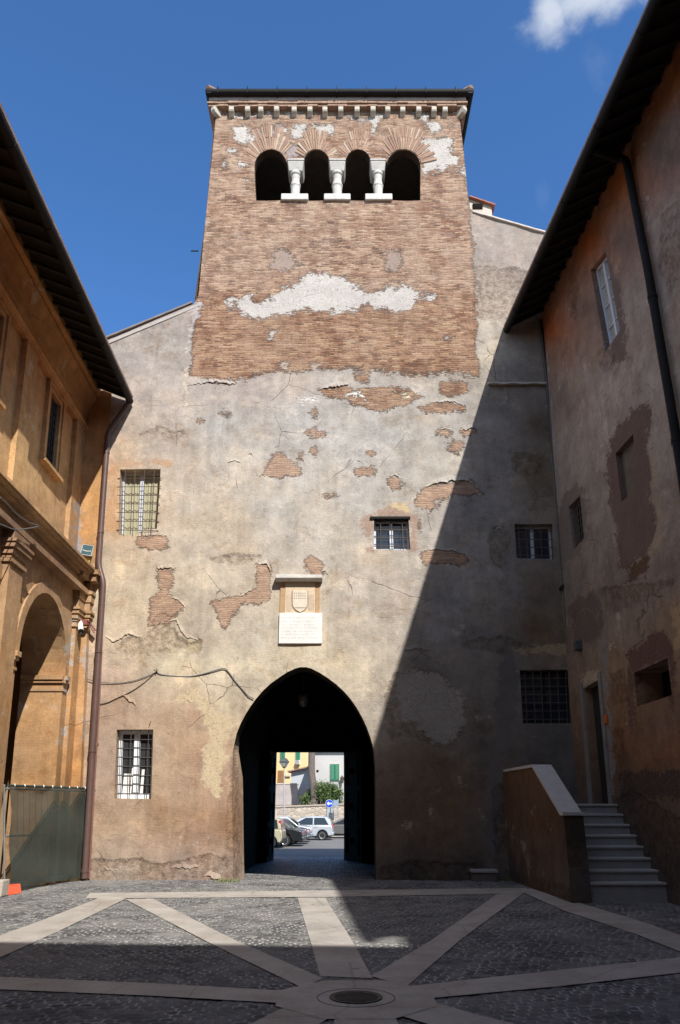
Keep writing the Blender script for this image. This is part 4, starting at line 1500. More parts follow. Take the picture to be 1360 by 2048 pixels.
    c.build('mortar_fillet', simple('pale_mortar', (0.40, 0.37, 0.345), 0.95, 0.15, 4, 0.02), T, bevel=.01)
    cope('coping', (945, 425), (1095, 468), 7, 0, simple('pale_lime_coping', (0.55, 0.51, 0.46), 0.95, 0.2, 4, 0.02))
    a, b = onY(938, 398, FY + .5), onY(983, 413, FY + .5)
    h = MB()
    h.prism([(a[0], FY + .5, b[2] - .6), (b[0], FY + .5, b[2] - .6), (b[0], FY + .5, b[2]), (a[0], FY + .5, a[2])], (0, 1.2, 0))
    st = h.build('roof_stub', M['stone'], T, bevel=.01)
    h = MB()
    dz = (b[2] - a[2]) / (b[0] - a[0])
    h.prism([(a[0], FY + .38, a[2] + .004), (b[0] + .10, FY + .38, b[2] + .10 * dz + .004), (b[0] + .10, FY + .38, b[2] + .10 * dz + .05), (a[0], FY + .38, a[2] + .05)], (0, 1.5, 0))
    h.build('tile', simple('red_clay_tile', (0.36, 0.15, 0.10), 0.85, 0.25, 8), st)
    h = MB().box(a[0] + .10, a[0] + .42, FY + .46, FY + .52, b[2] - .10, b[2] + .08)
    h.build('vent', M['dark'], st)
    p = onY(397, 502, FY + .1)
    q_ = onY(382, 502, FY + .1)
    MB().tube([p, q_], .022, 6).build('iron_rod', M['black'], T)
    p, q_ = onY(977, 769, FY - .1), onY(1092, 769, FY - .1)          # lead-covered ledge in the corner
    h = MB()
    n = 9
    for i in range(n):
        h.hexa([(p[0] + (q_[0] - p[0]) * i / n, FY - .16, p[2] + .02 * math.sin(i * 2)), (p[0] + (q_[0] - p[0]) * (i + 1) / n, FY - .16, p[2] + .02 * math.sin(i * 2 + 2)),
                (p[0] + (q_[0] - p[0]) * (i + 1) / n, FY + .02, p[2] + .05), (p[0] + (q_[0] - p[0]) * i / n, FY + .02, p[2] + .05),
                (p[0] + (q_[0] - p[0]) * i / n, FY - .16, p[2] + .05), (p[0] + (q_[0] - p[0]) * (i + 1) / n, FY - .16, p[2] + .05),
                (p[0] + (q_[0] - p[0]) * (i + 1) / n, FY + .02, p[2] + .11), (p[0] + (q_[0] - p[0]) * i / n, FY + .02, p[2] + .11)])
    h.build('ledge', M['stone'], T)
    p = onY(312, 1338, FY)


T_ = []
build_gatehouse()


# ================================================================== WALL PLAQUE over the arch
def build_plaque():
    a, b = fxz(556, 1170), fxz(642, 1290)
    cx = (a[0] + b[0]) / 2
    T = thing('wall_plaque', 'white inscribed slab with a carved shield above it under a small stone hood', 'plaque', (cx, FY, b[1]))
    h0, h1 = fxz(552, 1152), fxz(645, 1164)
    m = MB()
    zt, zb = h0[1] - .03, h1[1] - .09
    m.prism([(h0[0], FY + .02, zt + .05), (h0[0], FY - .24, zt), (h0[0], FY - .24, zt - .09), (h0[0], FY - .10, zt - .14), (h0[0], FY + .02, zt - .14)], (h1[0] - h0[0], 0, 0))
    m.build('hood', M['marble'], T, bevel=.015)
    r0, r1 = fxz(571, 1178), fxz(630, 1227)
    m = MB().box(r0[0], r1[0], FY - .035, FY + .05, r1[1], zt - .13)
    rel = m.build('carved_panel', simple('warm_travertine', (0.60, 0.47, 0.33), 0.85, 0.15, 9, 0.01), T, bevel=.006)
    for s_, e_ in ((561, 570), (631, 639)):
        p, q = fxz(s_, 1180), fxz(e_, 1227)
        MB().box(p[0], q[0], FY - .025, FY + .05, q[1], zt - .13).build('side_strip', simple('ochre_travertine', (0.42, 0.27, 0.15), 0.9, 0.25, 5), T)
    # shield: outline ridge, a fess band, fluted ground at each side
    cxp = 600.5
    def sh(k, y0=1182):
        return [(cxp - 15 * k, y0), (cxp - 15 * k, 1208), (cxp - 13.5 * k, 1214), (cxp - 9 * k, 1220), (cxp, 1225.5), (cxp + 9 * k, 1220), (cxp + 13.5 * k, 1214), (cxp + 15 * k, 1208), (cxp + 15 * k, y0)]
    m = MB()
    m.prism([(*[(u, FY - .047, w) for u, w in [fxz(*p)]][0],) for p in sh(.97)], (0, .03, 0))
    m.build('shield', simple('pale_carved_marble', (0.62, 0.54, 0.43), 0.8, 0.15, 9), rel, bevel=.008)
    m = MB()
    pts = [(fxz(*p)[0], FY - .05, fxz(*p)[1]) for p in sh(1.03)]
    m.tube(pts, .012, 6)
    u0, w0 = fxz(cxp - 13, 1216)
    u1, _ = fxz(cxp + 13, 1216)
    m.bar((u0, FY - .05, w0), (u1, FY - .05, w0), .012, .012)
    for i in range(5):
        for s_ in (-1, 1):
            x = fxz(cxp + s_ * (17.5 + i * 2.3), 1200)[0]
            zt_ = fxz(600, 1189 + (i % 2))[1]
            zb_ = fxz(600, 1223 - (0 if i else 3))[1]
            m.bar((x, FY - .037, zb_), (x, FY - .037, zt_), .010, .012)
    for y in (1187, 1192, 1197):
        for i in range(6):
            x, w = fxz(cxp - 11 + i * 4.2, y)
            m.box(x - .012, x + .012, FY - .056, FY - .04, w - .012, w + .012)
    m.build('carving', simple('shadowed_carving_stone', (0.42, 0.34, 0.26), 0.9, 0.15, 9), rel)
    i0, i1 = fxz(559, 1227), fxz(644, 1288)
    m = MB().box(i0[0], i1[0], FY - .07, FY + .05, i1[1], i0[1])
    sl = m.build('inscription_slab', simple('bright_white_marble', (0.68, 0.66, 0.62), 0.7, 0.12, 3.5, 0.004), T, bevel=.012)
    m = MB()                                           # worn, unreadable lines of cut letters
    for row, y in enumerate((1237, 1244, 1251, 1257, 1264, 1270, 1277)):
        x = 563.0
        while x < 637 - (row % 3) * 4:
            wd = rng.uniform(.5, 1.1)
            u, w = fxz(x, y)
            hh = .016 + .010 * rng.random()
            k = rng.integers(0, 3)
            if k == 0: m.box(u - .003, u + .003, FY - .0715, FY - .069, w - hh, w + hh)
            elif k == 1:
                m.box(u - .003, u + .003, FY - .0715, FY - .069, w - hh, w + hh)
                m.box(u + .0031, u + .014, FY - .0715, FY - .069, w + hh - .006, w + hh)
            else:
                m.box(u - .006, u + .008, FY - .0715, FY - .069, w - .003, w + .003)
            x += wd + (2.2 if rng.random() < .16 else 1.0)
    m.build('lettering', simple('worn_letter_cut', (0.36, 0.35, 0.335), 0.8, 0.1, 5), sl)


build_plaque()


# ================================================================== RIGHT BUILDING
def r_uv(px, py):
    p = onR(px, py)
    return (p[1], p[2])


def R3(u, v, d): return (plx(RW, u, v) + d, u, v)


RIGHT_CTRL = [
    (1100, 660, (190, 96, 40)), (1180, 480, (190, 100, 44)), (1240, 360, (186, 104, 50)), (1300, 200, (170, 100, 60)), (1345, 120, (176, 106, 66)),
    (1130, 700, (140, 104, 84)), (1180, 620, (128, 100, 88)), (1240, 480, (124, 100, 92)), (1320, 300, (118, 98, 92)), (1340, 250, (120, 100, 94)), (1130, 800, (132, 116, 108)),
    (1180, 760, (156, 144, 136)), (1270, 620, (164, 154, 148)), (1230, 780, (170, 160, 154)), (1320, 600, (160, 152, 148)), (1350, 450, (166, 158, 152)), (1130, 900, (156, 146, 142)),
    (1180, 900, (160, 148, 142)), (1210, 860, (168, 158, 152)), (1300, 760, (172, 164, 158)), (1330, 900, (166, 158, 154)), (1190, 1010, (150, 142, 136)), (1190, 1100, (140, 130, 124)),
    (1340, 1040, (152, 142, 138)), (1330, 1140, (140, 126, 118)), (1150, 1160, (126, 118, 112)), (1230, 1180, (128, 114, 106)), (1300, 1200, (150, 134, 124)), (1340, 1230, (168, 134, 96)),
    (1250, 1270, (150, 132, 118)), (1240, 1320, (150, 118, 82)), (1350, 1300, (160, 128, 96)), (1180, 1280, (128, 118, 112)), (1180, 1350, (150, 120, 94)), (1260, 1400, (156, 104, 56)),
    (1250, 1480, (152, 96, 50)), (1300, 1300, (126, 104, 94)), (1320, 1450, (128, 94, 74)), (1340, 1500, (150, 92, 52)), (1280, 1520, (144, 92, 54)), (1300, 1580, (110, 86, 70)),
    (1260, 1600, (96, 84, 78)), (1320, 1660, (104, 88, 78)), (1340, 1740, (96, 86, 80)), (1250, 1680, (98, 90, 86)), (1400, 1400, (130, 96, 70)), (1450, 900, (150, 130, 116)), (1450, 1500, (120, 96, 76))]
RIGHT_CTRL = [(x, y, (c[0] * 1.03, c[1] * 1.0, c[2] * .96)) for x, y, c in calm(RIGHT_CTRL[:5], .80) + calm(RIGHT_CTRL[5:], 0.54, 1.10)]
RIGHT_PATCH = [
    ([(1215, 885), (1230, 850), (1262, 825), (1300, 800), (1306, 830), (1296, 870), (1302, 920), (1308, 1000), (1318, 1055), (1304, 1090), (1286, 1112), (1262, 1132), (1240, 1140),
      (1232, 1100), (1226, 1040), (1210, 960)], (124, 104, 96)),
    ([(1250, 1130), (1300, 1110), (1296, 1140), (1270, 1165), (1256, 1166)], (112, 84, 68)), ([(1292, 870), (1300, 900), (1318, 1010), (1322, 1080), (1300, 1110), (1312, 1050), (1300, 960)], (190, 168, 142)),
    (blob(1275, 858, 12, 36), (158, 128, 98)), ([(1195, 540), (1212, 500), (1224, 510), (1252, 640), (1260, 720), (1226, 730), (1216, 700), (1196, 640)], (128, 112, 104)),
    ([(1110, 1040), (1125, 985), (1160, 965), (1174, 1000), (1178, 1070), (1160, 1110), (1140, 1120), (1116, 1140)], (136, 124, 116)),
    ([(1138, 1230), (1140, 1205), (1195, 1178), (1205, 1230), (1212, 1250), (1204, 1275), (1175, 1285), (1150, 1290)], (118, 104, 96)),
    ([(1150, 1265), (1152, 1240), (1172, 1217), (1188, 1230), (1200, 1262), (1185, 1280), (1160, 1290)], (140, 120, 106)),
    ([(1250, 1305), (1270, 1295), (1325, 1255), (1340, 1275), (1352, 1330), (1344, 1440), (1350, 1500), (1340, 1420), (1335, 1316), (1268, 1348), (1276, 1420), (1262, 1500), (1252, 1400)], (116, 88, 78)),
    ([(1270, 1295), (1300, 1280), (1330, 1316), (1275, 1340)], (150, 130, 122)), ([(1340, 1215), (1362, 1210), (1370, 1300), (1350, 1300)], (196, 168, 132)),
    ([(1200, 1250), (1214, 1245), (1216, 1310), (1218, 1400), (1230, 1470), (1228, 1600), (1212, 1600), (1214, 1440), (1200, 1310)], (150, 146, 142)),
    ([(1160, 1350), (1200, 1335), (1202, 1360), (1168, 1378)], (196, 176, 152)), (blob(1222, 1297, 6, 5), (200, 184, 166)), (rect(1236, 1540, 1380, 1600), (90, 76, 68))]
RIGHT_CRUMB = [[(1220, 1350), (1248, 1338), (1256, 1400), (1228, 1408)], [(1225, 1460), (1246, 1455), (1262, 1560), (1234, 1560)], blob(1213, 718, 16, 20), [(1325, 430), (1352, 405), (1365, 520), (1340, 600), (1320, 540)],
               [(1196, 1178), (1198, 1178), (1360, 1160), (1290, 1200), (1220, 1230)], [(1230, 1600), (1260, 1580), (1370, 1640), (1370, 1790), (1290, 1770)], blob(1148, 600, 8, 40)]
RWIN = {'tall': [(1181, 540), (1211, 503), (1240, 660), (1211, 704)], 'blind': [(1231, 907), (1266, 868), (1276, 975), (1243, 1004)], 'grated': [(1137, 1014), (1160, 991), (1168, 1077), (1147, 1100)],
        'recess': [(1268, 1346), (1335, 1316), (1344, 1390), (1274, 1413)], 'door': [(1167, 1377), (1198, 1359), (1217, 1607), (1188, 1607)]}


def eave(T, gpath, r, wall_x, slope_in, y0, y1, n_raft, side, gname='gutter', rz=.10):
    """gutter along gpath (two ends), rafters and boards running back over the wall top, roof above; side +1 = roof to +X"""
    A, B = Vector(gpath[0]), Vector(gpath[1])
    m = MB()
    m.tube([A, B], r, 12)
    L = (B - A).length
    d = (B - A) / L
    n = int(L / 2.0)
    for i in range(n):
        p = A + d * (L * (i + .5) / n)
        m.tube([p - d * .018, p + d * .018], r * 1.14, 12)
    m.build(gname, M['gutter'], T, smooth=True, auto=40)
    bm_ = MB()
    run = 1.75
    rise = run * slope_in
    up = Vector((0, 0, r * rz))
    n_ = Vector((side * run, 0, rise))
    p0, p1 = A + up + Vector((-side * .02, 0, .05)), B + up + Vector((-side * .02, 0, .05))
    bm_.hexa([p0, p1, p1 + n_, p0 + n_, p0 + Vector((0, 0, .03)), p1 + Vector((0, 0, .03)), p1 + n_ + Vector((0, 0, .03)), p0 + n_ + Vector((0, 0, .03))])
    bm_.build('eave_boards', M['timber'], T)
    base = None
    for i in range(n_raft):
        p = A.lerp(B, (i + .5) / n_raft) + up + Vector((side * .06, 0, -.005))
        if base is None:
            b = MB().bar(p, p + n_ * .98, .085, .065)
            base = b.build('rafter', M['timber'], T)
            b0 = p
        else: dup(base, p - b0, T)
    rf = MB()
    full = Vector((side * 6.5, 0, 6.5 * slope_in))
    q0, q1 = p0 + Vector((-side * .05, 0, .04)), p1 + Vector((-side * .05, 0, .04))
    rf.hexa([q0, q1, q1 + full, q0 + full, q0 + Vector((0, 0, .07)), q1 + Vector((0, 0, .07)), q1 + full + Vector((0, 0, .07)), q0 + full + Vector((0, 0, .07))])
    rf.build('roof', M['tile'], T)


def build_right():
    T = thing('courtyard_building', 'tall shaded building of stained grey and brown plaster with a deep dark eave', 'building', (5.9, 8, 0))
    y0, y1 = -3.6, FY + .02
    outline = [(y0, -.05), (FY - .002, -.05), (FY - .002, 15.75), (y0, 15.75)]
    holes = [[r_uv(*p) for p in RWIN[k]] for k in RWIN]
    dep = [.22, .13, .22, .55, .20]
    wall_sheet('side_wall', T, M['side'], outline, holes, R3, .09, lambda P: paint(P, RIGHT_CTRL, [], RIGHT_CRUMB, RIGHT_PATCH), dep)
    ar = MB()                                          # scar of a walled-up arch over the doorway
    ap = [(1150, 1290), (1150, 1268), (1152, 1250), (1158, 1232), (1166, 1221), (1174, 1217), (1182, 1222), (1190, 1234), (1197, 1250), (1203, 1264)]
    for i in range(len(ap) - 1):
        (x0, y0_), (x1, y1_) = ap[i], ap[i + 1]
        nx, ny = (y1_ - y0_), -(x1 - x0)
        l_ = math.hypot(nx, ny)
        nx, ny = -nx / l_ * 2.4, -ny / l_ * 2.4
        ar.poly([R3(*r_uv(x0, y0_), -.004), R3(*r_uv(x1, y1_), -.004), R3(*r_uv(x1 - nx, y1_ - ny), -.004), R3(*r_uv(x0 - nx, y0_ - ny), -.004)])
    o = ar.build('arch_scar', M['side'], T)
    flat_attr(o, tuple(np.array(srgb(138, 118, 96)) * ALB))
    # other faces so that it is a closed block
    m = MB()
    xw = plx(RW, y0, 8)
    m.poly([(xw, y0, -.1), (xw + 7, y0, -.1), (xw + 7, y0, 19), (xw, y0, 15.75)])
    m.poly([(12.5, y0, -.1), (12.5, FY, -.1), (12.5, FY, 19), (12.5, y0, 19)])
    m.poly([(5.9, FY + .3, -.1), (12.5, FY + .3, -.1), (12.5, FY + .3, 18.6), (6.2, FY + .3, 15.8)])
    m.build('outer_wall', M['dark'], T)
    A, B = (4.93, FY - .04, 14.72), (4.9 + .06 * (FY + 3.65), -3.65, 14.72)
    eave(T, (A, B), .095, None, .55, y0, y1, 48, 1)
    # windows and door
    q = [r_uv(*p) for p in RWIN['tall']]
    w = sash(T, q, .13, R3, 'frame', 'lace', leaves=2, w=.06, bars=3)
    q = [r_uv(*p) for p in RWIN['blind']]
    m = MB().poly([R3(u, v, .125) for u, v in q])
    m.build('blind_window', simple('dark_brown_infill', (0.13, 0.105, 0.08), 0.9, 0.35, 2.5), T)
    q = [r_uv(*p) for p in RWIN['grated']]
    w = sash(T, q, .18, R3, 'timber')
    grille('grille', w, q, 5, 6, .05, .012, R3)
    q = [r_uv(*p) for p in RWIN['recess']]
    p0, p1 = [r_uv(*p) for p in ((1307, 1362), (1340, 1345))]
    m = MB().poly([R3(u, v, .549) for u, v in q])
    m.build('recess_back', M['dark'], T)
    qq = [(p1[0] + 0.0, p1[1]), (q[1][0], q[1][1]), q[2], (p1[0], q[2][1])]
    rq = [(q[0][0] + (q[1][0] - q[0][0]) * .55, q[0][1] - .02), (q[1][0], q[1][1] - .02), (q[2][0], q[2][1]), (q[3][0] + (q[2][0] - q[3][0]) * .55, q[3][1])]
    grille('grille', T, rq, 3, 2, .50, .014, R3)
    q = [r_uv(*p) for p in RWIN['door']]
    m = MB().poly([R3(u, v, .195) for u, v in q])
    dr = m.build('door', simple('dark_doorway', (0.012, 0.011, 0.010), 0.8), T)
    fr = MB()
    f2 = simple('grey_stone_door_frame', (0.21, 0.195, 0.18), 0.85, 0.2, 4, 0.02)
    a, b, c, e = [Vector(x) for x in q]
    w_ = .16
    fr.hexa([R3(a.x + w_, -.05 + e.y, -.05), R3(a.x, e.y - .05, -.05), R3(a.x, e.y - .05, .12), R3(a.x + w_, e.y - .05, .12), R3(a.x + w_, a.y + w_, -.05), R3(a.x, a.y + w_, -.05), R3(a.x, a.y + w_, .12), R3(a.x + w_, a.y + w_, .12)])
    fr.hexa([R3(b.x, c.y - .05, -.04), R3(b.x - w_, c.y - .05, -.04), R3(b.x - w_, c.y - .05, .12), R3(b.x, c.y - .05, .12), R3(b.x, b.y + w_, -.04), R3(b.x - w_, b.y + w_, -.04), R3(b.x - w_, b.y + w_, .12), R3(b.x, b.y + w_, .12)])
    fr.build('door_frame', f2, dr, bevel=.015)


build_right()


def pipe_thing(name, label, pts, r, mat, joints=(), extra=None, parts=True):
    T = thing(name, label, 'downpipe', (pts[-1][0], pts[-1][1], 0))
    m = MB()
    P = [Vector(p) for p in pts]
    path = [P[0]]
    for i in range(1, len(P) - 1):                     # round the corners
        a, b, c = P[i - 1], P[i], P[i + 1]
        d1, d2 = min(.16, (b - a).length * .4), min(.16, (c - b).length * .4)
        s, e = b + (a - b).normalized() * d1, b + (c - b).normalized() * d2
        for t in (0, .25, .5, .75, 1): path.append((s.lerp(b, t)).lerp(b.lerp(e, t), t))
    path.append(P[-1])
    m.tube(path, r, 12)
    m.build('pipe', mat, T, smooth=True, auto=50)
    for k in joints:
        seg, t = int(k), k - int(k)
        p = P[seg].lerp(P[seg + 1], t)
        d = (P[seg + 1] - P[seg]).normalized()
        br = MB().tube([p - d * .035, p + d * .035], r * 1.16, 12)
        br.box(p.x - .02, p.x + .02, p.y, p.y + r + .1, p.z - .02, p.z + .02)
        br.build('bracket', mat, T)
    return T


def right_pipes():
    pts = [onR(x, y, -.12) for x, y in ((1252, 318), (1296, 540), (1345, 830), (1366, 960), (1420, 1350))]
    e = (onP(1185, 300, 4.9 + .06 * FY, -.06, 0, .12))
    e2 = onR(1235, 318, -.25)
    pipe_thing('downpipe', 'fat black rain pipe bending out of the eave gutter and down the shaded wall', [e, e2] + pts, .085, M['gutter'], (3.2, 4.4))
    pts = [onY(x, y, FY - .12) for x, y in ((1079, 640), (1094, 760), (1112, 960), (1127, 1150), (1141, 1308))]
    pipe_thing('downpipe', 'thin grey rain pipe in the shaded corner beside the small double window', pts, .06, M['pipegrey'], (1.5, 2.5, 3.2, 3.98))
    p = onY(1122, 1177, FY)                            # outlet stub beside that pipe
    m = MB().tube([(p[0], FY - .22, p[2]), (p[0], FY + .1, p[2])], .055, 10)
    tag(m.build('spout', M['black']), 'short black outlet pipe poking from the corner beside the thin grey rain pipe', 'spout')
    # lamp over the shaded door, and the small orange notice by it
    p = Vector(onR(1162, 1292, -.0))
    T = thing('wall_lamp', 'small dark box lamp on the shaded wall above the narrow doorway', 'wall lamp', p)
    m = MB().box(p.x - .16, p.x + .05, p.y - .09, p.y + .09, p.z - .10, p.z + .12)
    m.build('housing', simple('dark_green_lamp', (0.06, 0.075, 0.075), 0.5), T, bevel=.02)
    MB().box(p.x - .15, p.x - .02, p.y - .08, p.y + .08, p.z - .125, p.z - .10).build('lens', M['glass'], T)
    q = [r_uv(*x) for x in ((1204, 1432), (1216, 1429), (1217, 1446), (1205, 1449))]
    m = MB().hexa([R3(q[3][0], q[3][1], -.03), R3(q[2][0], q[2][1], -.03), R3(q[2][0], q[2][1], .0), R3(q[3][0], q[3][1], .0), R3(q[0][0], q[0][1], -.03), R3(q[1][0], q[1][1], -.03), R3(q[1][0], q[1][1], .0), R3(q[0][0], q[0][1], .0)])
    tag(m.build('notice', simple('orange_enamel', (0.50, 0.11, 0.02), 0.5), None, bevel=.004), 'small plain orange plate on the jamb beside the dark doorway', 'sign')


right_pipes()


def build_stairs():
    T = thing('staircase', 'stone steps with a brown parapet and sloping slab leading up to the dark doorway', 'steps', (4.6, 16.2, 0))
    grey = simple('worn_grey_step_stone', (0.29, 0.285, 0.28), 0.8, 0.16, 4, 0.012)
    tread = simple('pale_tread', (0.40, 0.385, 0.36), 0.7, 0.15, 4, 0.008)
    n, rise, going, y1, z1st, xl = 8, .187, .267, 15.08, .315, 4.46
    ztop = 0
    for i in range(n):
        y = y1 + going * i
        z0, z1 = (z1st + rise * (i - 1) if i else -.05), z1st + rise * i
        back = FY + .3 if i == n - 1 else y + going + .06
        xr = plx(RW, y, z1, .25)
        m = MB().box(xl, xr, y + .035, back, z0 - .02, z1 - .045)
        st = m.build('step', grey, T)
        MB().box(xl - .01, xr, y, back, z1 - .044, z1).build('tread', tread, st, bevel=.012)
    # parapet, drawn from its outer face
    a = Vector(onY(1143, 1797, 14.95))
    c = Vector(onY(1183, 1789, 15.02))
    a.z = c.z = 0
    ob = Vector(onZ(1031, 1764))
    th = c - a
    dirv = (ob - a)
    L = dirv.length
    dirv.normalize()
    top_front = 1632
    zt = onY(1150, 1634, a.y)[2]
    k = (Vector(onY(1066, 1533, a.y)) - a)

    def atdir(px, py):                                  # point on the vertical plane of the outer face
        d = Vector(ray(px, py))
        nrm = Vector((-dirv.y, dirv.x, 0))
        t = (a - Vector((0, 0, EYE))).dot(nrm) / d.dot(nrm)
        p = Vector((0, 0, EYE)) + d * t
        return p
    f1, f2, f3 = atdir(1122, 1631), atdir(1066, 1535), atdir(1017, 1543)
    s1, s2, s3 = [(f - a).dot(dirv) for f in (f1, f2, f3)]
    pr = [(0, -.05), (L + .6, -.05), (L + .6, f3.z), (s2, f2.z), (max(s1, 0), f1.z), (0, f1.z)]
    thv = Vector((th.x, th.y, 0))
    v, f = [], []
    prof3 = [a + dirv * s + Vector((0, 0, z)) for s, z in pr]
    m = MB().prism(prof3, thv)
    o = m.build('parapet', M['side'], T)
    bm = bmesh.new()
    bm.from_mesh(o.data)
    bmesh.ops.triangulate(bm, faces=bm.faces)
    for _ in range(5):
        bmesh.ops.subdivide_edges(bm, edges=[e for e in bm.edges if e.calc_length() > .16], cuts=1)
        bmesh.ops.triangulate(bm, faces=bm.faces)
    bm.to_mesh(o.data)
    bm.free()
    P = np.array([v_.co[:] for v_ in o.data.vertices])
    ctrl = [(1060, 1580, (130, 92, 62)), (1090, 1650, (130, 84, 50)), (1050, 1700, (128, 96, 72)), (1110, 1740, (130, 100, 78)), (1130, 1780, (120, 106, 94)), (1160, 1660, (86, 72, 64)), (1170, 1760, (104, 96, 90)), (1030, 1740, (104, 96, 88)), (1030, 1560, (138, 92, 60))]
    px, py = proj(P)
    tone = idw(px, py, calm(ctrl, .62, .96))
    mask = np.full((len(P), 3), -1.0)
    mask[:, 2] = field(px, py, [[(1030, 1745), (1140, 1770), (1140, 1800), (1030, 1780)]])
    set_attr(o, tone, tone, mask)
    slab = simple('pale_coping_slab', (0.50, 0.48, 0.46), 0.75, 0.14, 6, 0.008)
    t2 = thv * 1.12
    off = -thv * .06

    def P3(s, z, w=0.0): return a + off + dirv * s + Vector((0, 0, z)) + t2 * w
    m = MB()
    for (sa, za, sb, zb) in ((-.04, f1.z, s1, f1.z), (s1, f1.z, s2, f2.z), (s2, f2.z, L + .3, f3.z + .0)):
        m.hexa([P3(sa, za + .003), P3(sb, zb + .003), P3(sb, zb + .003, 1), P3(sa, za + .003, 1), P3(sa, za + .06), P3(sb, zb + .06), P3(sb, zb + .06, 1), P3(sa, za + .06, 1)])
    m.build('coping_slab', slab, T)
    # stone block against the wall
    p, q = Vector(onZ(944, 1763)), Vector(onZ(997, 1763))
    zt = onY(970, 1740, p.y)[2]
    B = thing('stone_block', 'low stone block with a thin top slab against the shaded gatehouse wall', 'stone block', ((p.x + q.x) / 2, p.y, 0))
    MB().box(p.x + .03, q.x - .03, p.y + .02, FY + .05, -.03, zt - .06).build('block', simple('brown_block', (0.15, 0.13, 0.115), 0.95, 0.25, 4, 0.02), B, bevel=.015)
    MB().box(p.x, q.x, p.y - .02, FY + .05, zt - .058, zt).build('slab', simple('grey_slab', (0.36, 0.34, 0.31), 0.85, 0.2, 5, 0.01), B, bevel=.012)


build_stairs()


# ================================================================== LEFT BUILDING (ochre, arcaded)
OCHRE_CTRL = [
    (60, 700, (206, 130, 56)), (20, 560, (206, 128, 52)), (110, 800, (206, 132, 62)), (170, 800, (198, 130, 66)), (20, 900, (208, 170, 104)), (60, 950, (206, 168, 104)), (100, 980, (206, 166, 100)),
    (90, 1040, (204, 166, 108)), (130, 1060, (204, 170, 116)), (30, 860, (206, 164, 96)), (60, 1090, (158, 122, 90)), (120, 1130, (160, 124, 92)), (20, 1050, (150, 118, 92)),
    (20, 1200, (214, 168, 108)), (30, 1300, (206, 160, 98)), (20, 1420, (206, 150, 80)), (20, 1560, (200, 146, 78)), (110, 1240, (196, 164, 116)), (120, 1300, (204, 164, 100)), (90, 1390, (214, 176, 124)),
    (90, 1470, (208, 162, 96)), (60, 1530, (196, 166, 128)), (100, 1540, (206, 156, 88)), (140, 1400, (222, 164, 90)), (150, 1460, (220, 152, 72)), (150, 1540, (216, 150, 72)), (140, 1330, (214, 150, 74)),
    (165, 1060, (224, 158, 76)), (190, 1000, (226, 162, 80)), (185, 1250, (216, 176, 120)), (178, 1440, (220, 184, 128)), (-40, 900, (206, 150, 80)), (-40, 1400, (206, 150, 84))]
OCHRE_CTRL = [(x, y, tuple(v * (1.16 if 840 < y < 1045 and x < 120 else .89 if y > 1370 and 50 < x < 120 else 1) for v in c)) for x, y, c in OCHRE_CTRL]
OCHRE_CTRL = [(x, y, (c[0] * 1.01, c[1] * .97, c[2] * .97)) for x, y, c in calm(OCHRE_CTRL, 0.70, 0.96)]
OCHRE_PATCH = [
    ([(143, 1245), (148, 1240), (150, 1330), (138, 1340), (134, 1300)], (188, 176, 164)), ([(133, 1342), (140, 1340), (134, 1430), (130, 1500), (122, 1500), (128, 1420)], (186, 174, 164)),
    ([(158, 1304), (172, 1290), (182, 1300), (180, 1370), (172, 1362)], (190, 170, 152)), ([(168, 1420), (174, 1400), (178, 1500), (168, 1480)], (190, 180, 172)),
    ([(96, 1532), (102, 1534), (104, 1580), (93, 1580)], (190, 180, 170)), ([(150, 1000), (158, 998), (164, 1100), (152, 1110), (148, 1060)], (172, 162, 156)), (blob(58, 1545, 16, 12), (170, 158, 148))]


